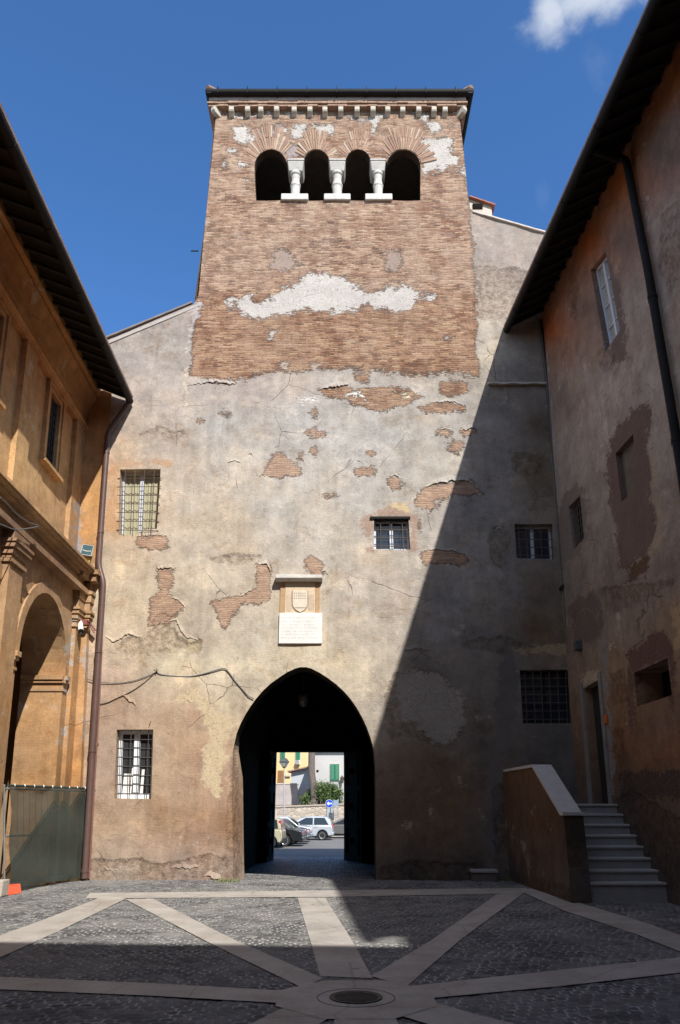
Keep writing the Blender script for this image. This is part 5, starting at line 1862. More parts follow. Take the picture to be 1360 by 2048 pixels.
def build_left():
    T = thing('ochre_building', 'ochre plastered building with an open arcade below and pilaster strips above', 'building', (-6.5, 12, 0))

    def attrs(o):
        P = np.array([v.co[:] for v in o.data.vertices])
        px, py = proj(P)
        ok = (px > -60) & (px < 230)
        tone, t2, mk = paint(P, OCHRE_CTRL, [], [], OCHRE_PATCH)
        tone[~ok] = np.array(srgb(206, 150, 86)) * ALB
        mk[~ok] = -1
        set_attr(o, tone, t2, mk)

    def fine(o, sz=.2):
        bm = bmesh.new()
        bm.from_mesh(o.data)
        bmesh.ops.triangulate(bm, faces=bm.faces)
        for _ in range(7):
            es = [e for e in bm.edges if e.calc_length() > sz]
            if not es: break
            bmesh.ops.subdivide_edges(bm, edges=es, cuts=1)
            bmesh.ops.triangulate(bm, faces=[f for f in bm.faces if len(f.verts) > 3])
        bm.to_mesh(o.data)
        bm.free()
        attrs(o)
        return o

    def A3(u, v, d): return (plx(LA, u, v) - d, u, v)

    def U3(u, v, d): return (plx(LU, u, v) - d, u, v)

    def slab(m, f3, u0, u1, v0, v1, d0, d1):            # block in wall coordinates, d negative = proud
        m.hexa([f3(u0, v0, d0), f3(u1, v0, d0), f3(u1, v0, d1), f3(u0, v0, d1), f3(u0, v1, d0), f3(u1, v1, d0), f3(u1, v1, d1), f3(u0, v1, d1)])
    y0 = -3.0
    bays = [15.22 + .03, 11.42, 7.62, 3.82, .02]          # near edge of each arch; arch width 3.0
    aw, spring, crown = 3.0, 4.45, 6.02
    holes = []
    for b in bays:
        c = b + aw / 2
        holes.append([(b, -.05 + .02)] + [(b, spring)] + [(c - aw / 2 * math.cos(math.pi * i / 16), spring + (crown - spring) * math.sin(math.pi * i / 16)) for i in range(1, 16)] +
                     [(b + aw, spring), (b + aw, -.03)])
    outline = [(y0, -.06), (FY - .003, -.06), (FY - .003, 6.62), (y0, 6.62)]

    def P_(P):
        px, py = proj(P)
        tone, t2, mk = paint(P, OCHRE_CTRL, [], [], OCHRE_PATCH)
        bad = ~((px > -60) & (px < 230) & (P[:, 1] > 11))
        tone[bad] = np.array(srgb(206, 150, 86)) * ALB
        mk[bad] = -1
        return tone, t2, mk
    wall_sheet('arcade_wall', T, M['ochre'], outline, holes, A3, .14, P_, [1.0] * len(holes))
    # back of the portico, its floor side and ceiling
    m = MB()
    xb = -10.6
    m.poly([(xb, y0, -.1), (xb, FY + .5, -.1), (xb, FY + .5, 12.8), (xb, y0, 12.8)])
    m.poly([(xb, FY - .01, -.1), (-6.9, FY - .01, -.1), (-6.9, FY - .01, 6.6), (xb, FY - .01, 6.6)])
    m.poly([(xb, y0, 6.3), (-7.5, y0, 6.3), (-7.5, FY, 6.3), (xb, FY, 6.3)])
    m.poly([(xb, y0, -.1), (-6.3, y0, -.1), (-7.2, y0, 12.8), (xb, y0, 12.8)])
    m.build('portico', simple('portico_plaster', (0.30, 0.20, 0.11), 0.95, 0.2, 2), T)
    # arch mouldings and imposts
    for b in bays[:2]:
        c = b + aw / 2
        m = MB()
        n = 18
        for i in range(n):
            qs = []
            for t in (i / n, (i + 1) / n):
                a = math.pi * t
                for k in (1.0, 1.16):
                    qs.append((c - aw / 2 * k * math.cos(a), spring + ((crown - spring) + aw / 2 * (k - 1)) * math.sin(a)))
            (p, q_, r_, s_) = qs
            m.hexa([A3(*p, .02), A3(*q_, .02), A3(*s_, .02), A3(*r_, .02), A3(*p, -.045), A3(*q_, -.045), A3(*s_, -.045), A3(*r_, -.045)])
        fine(m.build('arch_moulding', M['ochre'], T), .3)
        for (ua, ub) in ((b - .22, b + .0), (b + aw, b + aw + .24)):
            m = MB()
            for (v0, v1, pr) in ((spring - .10, spring, .10), (spring - .17, spring - .10, .06), (spring - .36, spring - .30, .03)):
                s = -1 if ua < b else 1
                slab(m, A3, ua, ub, v0, v1, .0, -pr)
                if s > 0: slab(m, A3, b + aw - pr, b + aw, v0, v1, -.02, .98)
                else: slab(m, A3, b, b + pr, v0, v1, -.02, .98)
            fine(m.build('impost', M['ochre'], T), .3)
    # pilasters on the piers with capitals
    for u0, u1 in ((14.02, 14.72), (10.22, 10.92), (6.42, 7.12)):
        m = MB()
        slab(m, A3, u0, u1, -.04, 6.05, .0, -.17)
        fine(m.build('pilaster', M['ochre'], T))
        m = MB()
        for (v0, v1, pr) in ((5.96, 6.03, .05), (6.05, 6.12, .02), (6.12, 6.24, .06), (6.24, 6.34, .11), (6.34, 6.40, .14), (6.42, 6.62, .06)):
            slab(m, A3, u0 - pr, u1 + pr, v0, v1, .0, -.17 - pr)
        fine(m.build('capital', M['ochre'], T), .3)
    # corner pier: pilaster turning onto the gatehouse front
    c0, c1 = onY(128, 1450, FY - .16), onY(166, 1450, FY - .16)
    m = MB()

    def leanbox(pxa, pxb, ya, yb, z0, z1, pr=0.0):
        (xa0, xb0) = [np.interp(z0, [0, 2, 6.6], [onY(p[0], 1757, FY)[0], onY(p[1], 1450, FY)[0], onY(p[2], 1190, FY)[0]]) for p in (pxa, pxb)]
        (xa1, xb1) = [np.interp(z1, [0, 2, 6.6], [onY(p[0], 1757, FY)[0], onY(p[1], 1450, FY)[0], onY(p[2], 1190, FY)[0]]) for p in (pxa, pxb)]
        m.hexa([(xa0, ya - pr, z0), (xb0 + pr, ya - pr, z0), (xb0 + pr, yb, z0), (xa0, yb, z0), (xa1, ya - pr, z1), (xb1 + pr, ya - pr, z1), (xb1 + pr, yb, z1), (xa1, yb, z1)])
    pa, pb = (60, 100, 120), (158, 170, 184)
    leanbox(pa, pb, FY - .20, FY + .03, -.04, 6.0)
    fine(m.build('corner_pilaster', M['ochre'], T))
    m = MB()
    slab(m, A3, 18.62, FY - .201, -.04, 6.0, .0, -.10)
    fine(m.build('pilaster', M['ochre'], T))
    m = MB()
    for (v0, v1, pr) in ((5.70, 5.76, .05), (5.84, 5.90, .03), (5.90, 6.02, .07), (6.02, 6.12, .11), (6.12, 6.18, .15), (6.2, 6.42, .06), (6.42, 6.62, .10), (6.62, 6.70, .14), (6.95, 7.12, .22), (7.12, 7.24, .30)):
        leanbox(pa, pb, FY - .20, FY + .03, v0, v1, pr * .8)
        slab(m, A3, 18.62 - pr, FY - .20, v0, v1, .0, -.10 - pr * .7)
    leanbox(pa, pb, FY - .18, FY + .03, 6.02, 7.2, 0)
    fine(m.build('capital', M['ochre'], T), .3)
    # entablature
    m = MB()
    for (v0, v1, d) in ((6.60, 6.72, -.24), (6.72, 6.80, -.17), (6.80, 6.98, -.10), (6.98, 7.06, -.18), (7.06, 7.14, -.28), (7.14, 7.20, -.36), (7.20, 7.25, -.40)):
        slab(m, A3, y0, FY - .20, v0, v1, .30, d)
    m.hexa([A3(y0, 7.25, -.40), A3(FY - .2, 7.25, -.40), A3(FY - .2, 7.25, .55), A3(y0, 7.25, .55), A3(y0, 7.27, -.40), A3(FY - .2, 7.27, -.40), A3(FY - .2, 7.50, .42), A3(y0, 7.50, .42)])
    fine(m.build('entablature', M['ochre'], T), .35)
    # upper storey
    wins = [(16.62, 17.34), (12.82, 13.54), (9.02, 9.74)]
    hz = (9.28, 11.15)
    holes = [[(a, hz[0]), (a, hz[1]), (b, hz[1]), (b, hz[0])] for a, b in wins]
    wall_sheet('upper_wall', T, M['ochre'], [(y0, 7.3), (FY - .003, 7.3), (FY - .003, 12.9), (y0, 12.9)], holes, U3, .13, P_, [.12] * 3)
    for (a, b) in wins:
        q = [(a, hz[1]), (b, hz[1]), (b, hz[0]), (a, hz[0])]
        w = sash(T, q, .07, U3, 'timber', leaves=2, pane='voile')
        grille('grille', w, q, 5, 8, .03, .011, U3, mat='black')
        MB().poly([U3(u, v, .119) for u, v in q]).build('window_backing', M['dark'], w)
        m = MB()
        for (k, pr) in ((.0, .05), (.13, .09)):
            k1 = k + .13
            slab(m, U3, a - k1, a - k, hz[0] - .04, hz[1] + k1, .0, -pr)
            slab(m, U3, b + k, b + k1, hz[0] - .04, hz[1] + k1, .0, -pr)
            slab(m, U3, a - k, b + k, hz[1] + k, hz[1] + k1, .0, -pr)
        fine(m.build('window_surround', M['ochre'], T), .4)
        m = MB()
        slab(m, U3, a - .32, b + .32, hz[0] - .13, hz[0] - .042, .15, -.16)
        fine(m.build('sill', M['ochre'], T), .4)
    for u0, u1 in ((18.5, FY - .02), (14.68, 15.36), (10.88, 11.56), (7.08, 7.76)):
        m = MB()
        slab(m, U3, u0, u1, 7.3, 11.35, .0, -.12)
        fine(m.build('pilaster_strip', M['ochre'], T))
    m = MB()
    prof = [(.02, 11.36), (-.13, 11.36), (-.13, 11.43), (-.17, 11.45), (-.20, 11.50), (-.17, 11.55), (-.10, 11.57), (-.10, 11.76), (-.13, 11.79), (-.16, 12.0), (-.25, 12.25), (-.36, 12.42), (-.36, 12.50), (-.46, 12.53), (-.46, 12.95), (.02, 12.95)]
    P0 = [U3(y0, v, d) for d, v in prof]
    P1 = [U3(FY - .02, v, d) for d, v in prof]
    k = len(prof)
    m.v = P0 + P1
    m.f = [(i, (i + 1) % k, k + (i + 1) % k, k + i) for i in range(k)] + [tuple(range(k)), tuple(range(k, 2 * k))]
    fine(m.build('cornice', M['ochre'], T), .4)
    # ochre return on the gatehouse front, up to the eave
    a0, a1, b0, b1 = onY(150, 1150, FY), onY(200, 1150, FY), onY(150, 700, FY), onY(224, 780, FY)
    m = MB()
    m.hexa([(a0[0] - .6, FY - .03, 7.2), (a1[0], FY - .03, 7.2), (a1[0], FY + .02, 7.2), (a0[0] - .6, FY + .02, 7.2), (b0[0] - .6, FY - .03, 12.7), (b1[0], FY - .03, 12.7), (b1[0], FY + .02, 12.7), (b0[0] - .6, FY + .02, 12.7)])
    fine(m.build('return_wall', M['ochre'], T))
    A, B = (-5.95, FY - .14, 12.28), (-5.93 + .0277 * (FY + 3), y0, 12.28)
    eave(T, (A, B), .095, None, .42, y0, FY, 46, -1)
    # rear block closes the top
    m = MB()
    m.poly([(xb, FY + .3, 7), (-6.4, FY + .3, 7), (-6.4, FY + .3, 12.6), (xb, FY + .3, 14.2)])
    m.build('end_wall', M['dark'], T)


build_left()


def left_fittings():
    p = [(-5.98, FY - .16, 12.22), onY(216, 866, FY - .14), onY(206, 1000, FY - .14), onY(197, 1131, FY - .14), onY(207, 1165, FY - .16), onY(191, 1400, FY - .14), onY(169, 1757, FY - .14)]
    pipe_thing('downpipe', 'brown painted rain pipe between the ochre building and the sunlit gatehouse wall', p, .075, M['pipe'], (1.3, 2.5, 4.6, 5.3, 5.96))
    q = [onY(x, y, FY - .07) for x, y in ((209, 1156), (199, 1400), (188, 1580), (178, 1757))]
    pipe_thing('conduit', 'thin rusty conduit running down beside the brown rain pipe', q, .022, simple('rust_red_conduit', (0.17, 0.075, 0.055), 0.6), (1.5, 2.0))
    # floodlight with yellow flex
    c = Vector(onY(174, 1104, FY - .28))
    T = thing('floodlight', 'square glass fronted floodlight with yellow flex perched on the ochre cornice corner', 'floodlight', (c.x, c.y, c.z - .25))
    rot = Matrix.Rotation(R(-22), 3, 'X') @ Matrix.Rotation(R(14), 3, 'Z')

    def tr(pts): return [c + rot @ Vector(p) for p in pts]
    m = MB()
    w, h, d = .145, .175, .07
    m.hexa(tr([(-w, -d, -h), (w, -d, -h), (w * .7, d, -h * .7), (-w * .7, d, -h * .7), (-w, -d, h), (w, -d, h), (w * .7, d, h * .7), (-w * .7, d, h * .7)]))
    m.build('housing', simple('grey_lamp_housing', (0.20, 0.22, 0.22), 0.5), T, bevel=.012)
    m = MB()
    for (x0, x1, z0, z1) in ((-w, w, h - .02, h), (-w, w, -h, -h + .02), (-w, -w + .02, -h + .02, h - .02), (w - .02, w, -h + .02, h - .02)):
        m.hexa(tr([(x0, -d - .015, z0), (x1, -d - .015, z0), (x1, -d - .001, z0), (x0, -d - .001, z0), (x0, -d - .015, z1), (x1, -d - .015, z1), (x1, -d - .001, z1), (x0, -d - .001, z1)]))
    m.build('rim', simple('dull_grey_rim', (0.22, 0.23, 0.23), 0.5), T)
    g = glass_mat('lamp_glass', (0.05, 0.10, 0.11), .12)
    m = MB().poly(tr([(-w + .02, -d - .006, -h + .02), (w - .02, -d - .006, -h + .02), (w - .02, -d - .006, h - .02), (-w + .02, -d - .006, h - .02)]))
    m.build('glass', g, T)
    m = MB().tube(tr([(-w + .04, -d - .012, -.02), (0, -d - .016, -.045), (w - .04, -d - .012, -.02)]), .011, 6)
    m.build('tube', M['white'], T)
    m = MB().tube([c + Vector((-.1, .05, -.15)), c + Vector((-.1, .08, -.3)), c + Vector((.1, .08, -.3)), c + Vector((.1, .05, -.15))], .014, 6)
    m.build('bracket', M['galv'], T)
    ye = simple('yellow_flex', (0.75, 0.58, 0.03), 0.5)
    m = MB()
    pts = [c + Vector((.10 * math.cos(a) * (1 + .1 * math.sin(3 * a)), -.03 + .02 * math.sin(2 * a), -.22 + .05 * math.sin(a) - .006 * a)) for a in [i * .45 for i in range(34)]]
    m.tube(pts + [c + Vector((-.18, .0, -.17)), c + Vector((-.24, .02, -.10)), c + Vector((-.25, .05, -.24))], .010, 6)
    m.build('flex', ye, T)
    # surveillance camera
    c = Vector(onY(160, 1253, FY - .55))
    T = thing('security_camera', 'white tube security camera on a brown bracket by the pipe', 'camera', c)
    m = MB()
    a, b = c + Vector((-.06, .12, .14)), c + Vector((.06, -.08, -.12))
    m.tube([a, b], .068, 14)
    m.build('housing', M['white'], T, smooth=True, auto=40, bevel=.008)
    d = (b - a).normalized()
    MB().tube([b - d * .02, b + d * .05], .062, 14).build('lens', M['black'], T)
    MB().tube([b + Vector((.0, .02, -.03)), b + Vector((.0, .02, -.09))], .045, 12).build('lamp_ring', M['black'], T)
    rb = simple('red_brown_bracket', (0.20, 0.06, 0.045), 0.6)
    m = MB().box(c.x - .02, c.x + .13, c.y + .08, c.y + .20, c.z + .06, c.z + .20)
    m.build('mount', rb, T, bevel=.01)
    e = Vector(onY(192, 1262, FY - .16))
    m = MB().bar(c + Vector((.12, .16, .17)), (e.x - .15, FY - .25, c.z + .16), .05, .04).bar((e.x - .15, FY - .25, c.z + .16), (e.x, FY - .2, e.z), .05, .04)
    m.bar(c + Vector((.14, .16, .10)), (e.x - .17, FY - .25, c.z + .10), .03, .03).bar((e.x - .17, FY - .25, c.z + .10), (e.x - .02, FY - .2, e.z - .06), .03, .03)
    m.build('bracket', rb, T)

    # cables
    def cable(label, pts, r, mat='cable', sag=0.0, name='cable'):
        m = MB()
        P = [Vector(p) for p in pts]
        out = []
        for i in range(len(P)):                        # smooth the path
            if i == len(P) - 1: out.append(P[i]); break
            p0, p1, p2, p3 = P[max(i - 1, 0)], P[i], P[i + 1], P[min(i + 2, len(P) - 1)]
            for t in (0, .25, .5, .75):
                out.append(.5 * ((2 * p1) + (p2 - p0) * t + (2 * p0 - 5 * p1 + 4 * p2 - p3) * t * t + (3 * p1 - p0 - 3 * p2 + p3) * t ** 3))
        m.tube(out, r, 8)
        tag(m.build(name, M[mat], None, smooth=True), label, 'cable')
    f = lambda pts, d=.018: [onY(x, y, FY - d) for x, y in pts]
    cable('thick grey cable sagging across the sunlit wall to the pointed arch', f([(313, 1344), (322, 1349), (345, 1352), (380, 1353), (410, 1347), (436, 1339), (449, 1337), (458, 1345), (470, 1362), (484, 1378), (497, 1392), (508, 1397)]), .013)
    cable('thin pale wire sagging from the arcade impost to the wall hook', [onY(133, 1333, FY - .3)] + f([(150, 1346), (175, 1358), (198, 1364), (235, 1366), (265, 1362), (290, 1354), (313, 1344)], .03), .009)
    cable('brown wire running along the wall from the conduit up to the hook', f([(192, 1410), (215, 1405), (232, 1397), (262, 1383), (290, 1364), (313, 1343)], .016), .010, 'iron')
    cable('dark wire trailing down the ochre cornice at the left edge', [onP(x, y, *LA, .38) for x, y in ((-30, 1038), (5, 1050), (30, 1059), (55, 1057), (78, 1052), (60, 1046), (35, 1030), (14, 1008), (0, 995))], .012)
    m = MB()
    h = Vector(onY(313, 1343, FY - .05))
    for a in range(4):
        m.tube([h, h + Vector((.07 * math.cos(.6 + a), -.05, .05 + .03 * math.sin(a * 2)))], .007, 5)
    m.tube([h + Vector((0, .08, 0)), h + Vector((0, -.04, 0))], .012, 6)
    tag(m.build('cable_hook', M['black']), 'small dark hook with tie wires holding the cables on the sunlit wall', 'hook')
    m = MB()
    h = Vector(onY(300, 1448, FY))
    m.tube([h + Vector((.03, .04, .0)), h + Vector((.02, -.03, .06)), h + Vector((0, -.06, -.04))], .008, 6)
    tag(m.build('nail', M['black']), 'bent dark nail just above the lower barred window', 'nail')

    # wrapped fence across the arch
    a = Vector(onZ(22, 1783))
    b = Vector(onZ(163, 1758))
    T = thing('screen_fence', 'dark green netted fence panel closing the foot of the arcade', 'fence', ((a.x + b.x) / 2, (a.y + b.y) / 2, 0))

    def onfence(px, py):
        d = Vector(ray(px, py))
        n = Vector((-(b - a).y, (b - a).x, 0))
        t = (a - Vector((0, 0, EYE))).dot(n) / d.dot(n)
        return Vector((0, 0, EYE)) + d * t
    tl, tr_, br, bl = onfence(8, 1571), onfence(168, 1577), onfence(163, 1754), onfence(10, 1776)
    v, fcs = [], []
    nx, nz = 30, 22
    nrm = Vector((-(b - a).y, (b - a).x, 0)).normalized()
    if nrm.y > 0: nrm = -nrm
    for j in range(nz + 1):
        for i in range(nx + 1):
            s, t = i / nx, j / nz
            p = bl.lerp(br, s).lerp(tl.lerp(tr_, s), t)
            w = .030 * math.sin(s * 9 + t * 2) + .024 * math.sin(t * 11 + s * 3) + .018 * math.sin(s * 23 - t * 5) * t + (.02 * math.sin(s * 14) if j == 0 else 0)
            v.append(p + nrm * (.10 + w))
    for j in range(nz):
        for i in range(nx): fcs.append((j * (nx + 1) + i, j * (nx + 1) + i + 1, (j + 1) * (nx + 1) + i + 1, (j + 1) * (nx + 1) + i))
    obj('net', v, fcs, M['net'], T, True)
    MB().tube([tl + nrm * .10, tr_ + nrm * .10], .022, 8).build('hem', simple('dark_green_hem', (0.018, 0.036, 0.032), 0.7), T)
    m = MB()
    for s in (0.0, 1.0):
        p, q = bl.lerp(br, s), tl.lerp(tr_, s)
        m = MB().tube([p - Vector((0, 0, p.z + .0)), q + Vector((0, 0, .02))], .021, 8)
        m.build('post', M['galv'], T)
    m = MB()
    for t in (.04, .5, .97): m.tube([bl.lerp(tl, t), br.lerp(tr_, t)], .016, 8)
    for i in range(1, 14): m.tube([bl.lerp(br, i / 14), tl.lerp(tr_, i / 14)], .004, 5)
    m.build('mesh_panel', M['galv'], T)
    for i in range(9):
        p = tl.lerp(tr_, (i + .5) / 9) + nrm * .115
        MB().tube([p + Vector((0, 0, .035)), p + nrm * .02, p - Vector((0, 0, .04))], .006, 5).build('tie', M['galv'], T)
    m = MB()
    c1 = onfence(167, 1685)
    m.tube([c1, c1 + Vector((.02, -.03, -.24)), c1 + Vector((.16, -.05, -.24))], .012, 6)
    m.tube([c1 + Vector((.0, 0, .02)), c1 + Vector((.06, -.05, .1)), c1 + Vector((.15, -.05, .1))], .012, 6)
    m.build('clamp', M['white'], T)
    p, q = Vector(onZ(-6, 1796)), Vector(onZ(31, 1788))
    m = MB()
    m.prism([(p.x - .1, p.y, 0.0), (q.x, q.y - .05, 0.0), (q.x - .06, q.y - .02, .17), (p.x - .1, p.y + .05, .20)], (.05, .22, 0))
    tag(m.build('barrier_foot', M['orange'], None, bevel=.02), 'faded orange plastic barrier foot lying under the green fence', 'barrier')
    p = Vector(onZ(4, 1793))
    m = MB().box(p.x - .4, p.x + .03, p.y - .12, p.y + .2, 0, .28)
    tag(m.build('concrete_foot', simple('pale_concrete', (0.42, 0.37, 0.31), 0.95, 0.2, 5, 0.01), None, bevel=.015), 'pale concrete block at the bottom left beside the orange barrier foot', 'block')
    # weeds at the foot of the arch jamb
    for (x, y, n, lab) in ((452, 1764, 60, 'small tuft of yellow green weeds at the left foot of the arch'), (1010, 1762, 50, 'dark tuft of weeds beside the stone block at the stairs')):
        c = Vector(onZ(x, y))
        m = MB()
        for i in range(n):
            p = c + Vector((rng.normal(0, .13), rng.normal(0, .03), 0))
            h_ = rng.uniform(.04, .12)
            d = Vector((rng.normal(0, .05), rng.normal(0, .05), h_))
            sd = Vector((.008, .004, 0))
            m.poly([p - sd, p + sd, p + d])
        tag(m.build('weed', M['grass']), lab, 'weed')
    # lantern hanging in the archway
    c = Vector(onY(607, 1404, FY + 1.1))
    T = thing('ceiling_lantern', 'dim round lantern hanging under the vault of the dark archway', 'lantern', c)
    MB().lathe([(.02, .22), (.14, .18), (.15, .04), (.11, -.08), (.04, -.12)], c, 14).build('shade', simple('dusty_lamp_glass', (0.035, 0.031, 0.028), 0.4), T, smooth=True)
    MB().tube([c + Vector((0, 0, .2)), c + Vector((0, 0, .8))], .012, 6).build('stem', M['black'], T)


left_fittings()


# ================================================================== the range behind the viewpoint that shades the court
def build_rear():
    T = thing('rear_range', 'high range closing the near side of the courtyard and shading its paving', 'building', (0, -6, 0))
    w = simple('brown_grey_plaster', (0.34, 0.28, 0.22), 0.95, 0.2, 1.5)
    m = MB()
    y = lambda x: -3.71 - (x - 1.9) * .062 - .55
    m.hexa([(-13, y(-13), -.05), (14, y(14), -.05), (14, -11, -.05), (-13, -11, -.05), (-13, y(-13), 14.3), (14, y(14), 14.3), (14, -11, 14.3), (-13, -11, 14.3)])
    m.build('wall', w, T)
    m = MB()
    m.hexa([(-13, y(-13) + .55, 14.55), (14, y(14) + .55, 14.55), (14, -11, 16.2), (-13, -11, 16.2), (-13, y(-13) + .55, 14.66), (14, y(14) + .55, 14.66), (14, -11, 16.4), (-13, -11, 16.4)])
    m.build('roof', M['tile'], T)
    m = MB().box(7.75, 9.8, -7.5, y(8) + .3, 14.2, 17.4)  # unseen raised block, added so its shadow closes the sunlit patch
    m.build('added_shade_block', w, T)


build_rear()


# ================================================================== THE STREET BEYOND THE GATE
def c5(cx, cy, Y): return Vector(onY(530 + cx / 7.556, 1480 + cy / 7.556, Y))


def paint_mat(name, col, metal=0.4, rough=0.28):
    q = NT(name)
    n = q.noise(30, 3)
    q.done(q.mix(1.0, col, q.grey(q.math('MULTIPLY_ADD', n, .14, .93)), 'MULTIPLY'), q.math('MULTIPLY_ADD', q.noise(3, 4), .15, rough - .05), Metallic=metal)
    q.b.inputs['Coat Weight'].default_value = 0.5
    q.b.inputs['Coat Roughness'].default_value = 0.1
    return q.m


CG = glass_mat('car_window_glass', (0.025, 0.032, 0.036), 0.05)
TYRE = simple('tyre_rubber', (0.018, 0.018, 0.018), 0.85, .1)
RIM = simple('alloy_rim', (0.62, 0.63, 0.64), 0.35, .06, 8, 0, .6)
RED = simple('red_tail_lens', (0.42, 0.012, 0.02), 0.25, .1)
PLAST = simple('dark_bumper_plastic', (0.03, 0.03, 0.032), 0.6, .1)
LENS = simple('clear_lamp_lens', (0.7, 0.7, 0.7), 0.15, .05)


def make_car(label, kind, col, loc, rz, L=3.8, W=1.62, H=1.48, group=None, name='parked_car', wheel=.29):
    """x runs from the tail (0) to the nose (L); y across; z up"""
    T = thing(name, label, 'car', loc, group)
    T.rotation_euler = (0, 0, rz)
    Mx = Matrix.Translation(Vector(loc)) @ Matrix.Rotation(rz, 4, 'Z')
    pm = paint_mat(label.split(' parked')[0].replace(' ', '_')[:36] + '_paint', col)

    def add(m, name_, mat_, par=None, **k):
        m.v = [tuple(Mx @ Vector(p)) for p in m.v]
        o = m.build(name_, mat_, None, **k)
        par = par or T
        o.parent = par
        # thing carries a rotation: undo it for world-space vertices
        o.matrix_parent_inverse = (Mx if par is T else wmat(par)).inverted()
        return o
    ro = .68 if kind == 'hatch' else (1.0 if kind == 'sedan' else .62)
    fo = L - .78
    r = wheel
    belt = H * .62
    sill = .24

    def arch(cx):
        return [(cx + (r + .07) * math.cos(math.pi * i / 10), r + (r + .07) * math.sin(math.pi * i / 10) * 1.0) for i in range(11)]
    if kind == 'sedan':
        top = [(0, .42), (-.01, .62), (.06, belt - .06), (.55, belt + .03), (.95, belt + .03), (L - 1.15, belt), (L - .35, belt - .16), (L - .04, .55), (L, .38)]
        gh = [(.72, belt + .02), (1.42, H - .03), (1.65, H), (2.35, H), (2.6, H - .03), (L - 1.05, belt)]
    else:
        top = [(0, .42), (-.01, .62), (.05, belt), (L - .98, belt), (L - .3, belt - .17), (L - .04, .55), (L, .38)]
        gh = [(.05, belt), (.20, H - .24), (.36, H - .08), (.75, H - .005), (1.35, H), (1.85, H - .05), (2.25, H - .16), (L - .82, belt)] if kind == 'hatch' else [(.04, belt), (.16, H - .10), (.40, H), (1.9, H), (2.15, H - .04), (L - .92, belt)]
    bot = [(L - .1, sill)] + arch(fo) + [(ro + r + .2, sill)] + arch(ro) + [(.08, sill + .04)]
    out = top + bot
    m = MB()
    m.prism([(x, -W / 2, z) for x, z in out], (0, W, 0))
    # tumblehome: draw the flanks in below and above the waist
    m.v = [(x, y * (1 - .10 * max(0, (z - .62) / .5) ** 1.2 - .06 * max(0, (.45 - z) / .3)) * (1 - .10 * max(0, (x - L + .7) / .7) ** 2 - .08 * max(0, (.35 - x) / .35) ** 2), z) for x, y, z in m.v]
    body = add(m, 'body', pm, smooth=True, auto=35, bevel=.05, seg=3)
    wb, wt = W * .90 / 2, W * .70 / 2

    def gw(z): return wb + (wt - wb) * max(0, min(1, (z - belt) / (H - belt)))
    m = MB()
    n = len(gh)
    m.v = [(x, -gw(z), z) for x, z in gh] + [(x, gw(z), z) for x, z in gh]
    m.f = [tuple(range(n)), tuple(range(n, 2 * n))] + [(i, (i + 1) % n, n + (i + 1) % n, n + i) for i in range(n)]
    add(m, 'cabin', pm, smooth=True, auto=35, bevel=.03, seg=2)
    xs0, xs1 = (gh[0][0] + .30, gh[-1][0] - .28)
    zt, zb_ = H - .10, belt + .04

    def xat(z, front):
        pts = gh[len(gh) // 2:] if front else gh[:len(gh) // 2][::-1]
        pts = sorted([(zz, xx) for xx, zz in pts])
        return float(np.interp(z, [p[0] for p in pts], [p[1] for p in pts]))
    for s in (-1, 1):
        mid = (xat(zt, 0) + xat(zt, 1)) / 2 + (.1 if kind != 'sedan' else .0)
        for (xa, xb, f_) in ((None, mid - .04, 0), (mid + .04, None, 1)):
            q = []
            for z in (zb_, zt):
                x0 = (xat(z, 0) + (.20 if kind != 'tall' else .16)) if xa is None else xa
                x1 = (xat(z, 1) - (.12 if kind != 'hatch' else .22)) if xb is None else xb
                q.append((x0, x1, z))
            m = MB().poly([(q[0][0], s * (gw(zb_) + .012), zb_), (q[0][1], s * (gw(zb_) + .012), zb_), (q[1][1], s * (gw(zt) + .012), zt), (q[1][0], s * (gw(zt) + .012), zt)])
            add(m, 'side_window', CG)
        m = MB().box(mid - .25, mid - .06, s * W * .475 - .02, s * W * .475 + .02, belt - .13, belt - .09)
        add(m, 'door_handle', pm)
        m = MB().box(ro + r + .12, fo - r - .12, s * W * .478 - .008, s * W * .478 + .014, .42, .47)
        add(m, 'side_strip', PLAST)
        m = MB().box(gh[-1][0] - .42, gh[-1][0] - .28, s * (W * .45) - .0 - (.10 if s < 0 else 0), s * (W * .45) + (.10 if s > 0 else 0), belt + .04, belt + .16)
        add(m, 'wing_mirror', pm if kind != 'van' else PLAST, bevel=.02)
        if kind == 'tall': m = MB().hexa([(-.005, s * W * .34, .66), (.05, s * W * .455, .66), (.16, s * W * .452, .66), (.06, s * W * .33, .66), (.10, s * W * .30, H - .14), (.13, s * W * .385, H - .14), (.21, s * W * .385, H - .14), (.14, s * W * .29, H - .14)])
        elif kind == 'sedan': m = MB().hexa([(-.02, s * W * .30, .62), (.03, s * W * .44, .62), (.14, s * W * .452, .62), (.03, s * W * .29, .62), (.015, s * W * .30, .78), (.05, s * W * .435, .78), (.16, s * W * .447, .78), (.05, s * W * .29, .78)])
        else: m = MB().hexa([(-.02, s * W * .36, .66), (.02, s * W * .435, .66), (.07, s * W * .44, .66), (.02, s * W * .35, .66), (.02, s * W * .36, belt + .08), (.06, s * W * .41, belt + .08), (.10, s * W * .415, belt + .08), (.05, s * W * .35, belt + .08)])
        add(m, 'tail_light', RED, bevel=.015)
        m = MB().hexa([(L - .22, s * W * .24, belt - .36), (L - .05, s * W * .24, belt - .40), (L - .2, s * W * .43, belt - .38), (L - .32, s * W * .43, belt - .36), (L - .3, s * W * .24, belt - .2), (L - .2, s * W * .24, belt - .22), (L - .34, s * W * .42, belt - .2), (L - .42, s * W * .42, belt - .19)])
        add(m, 'headlight', LENS, bevel=.01)
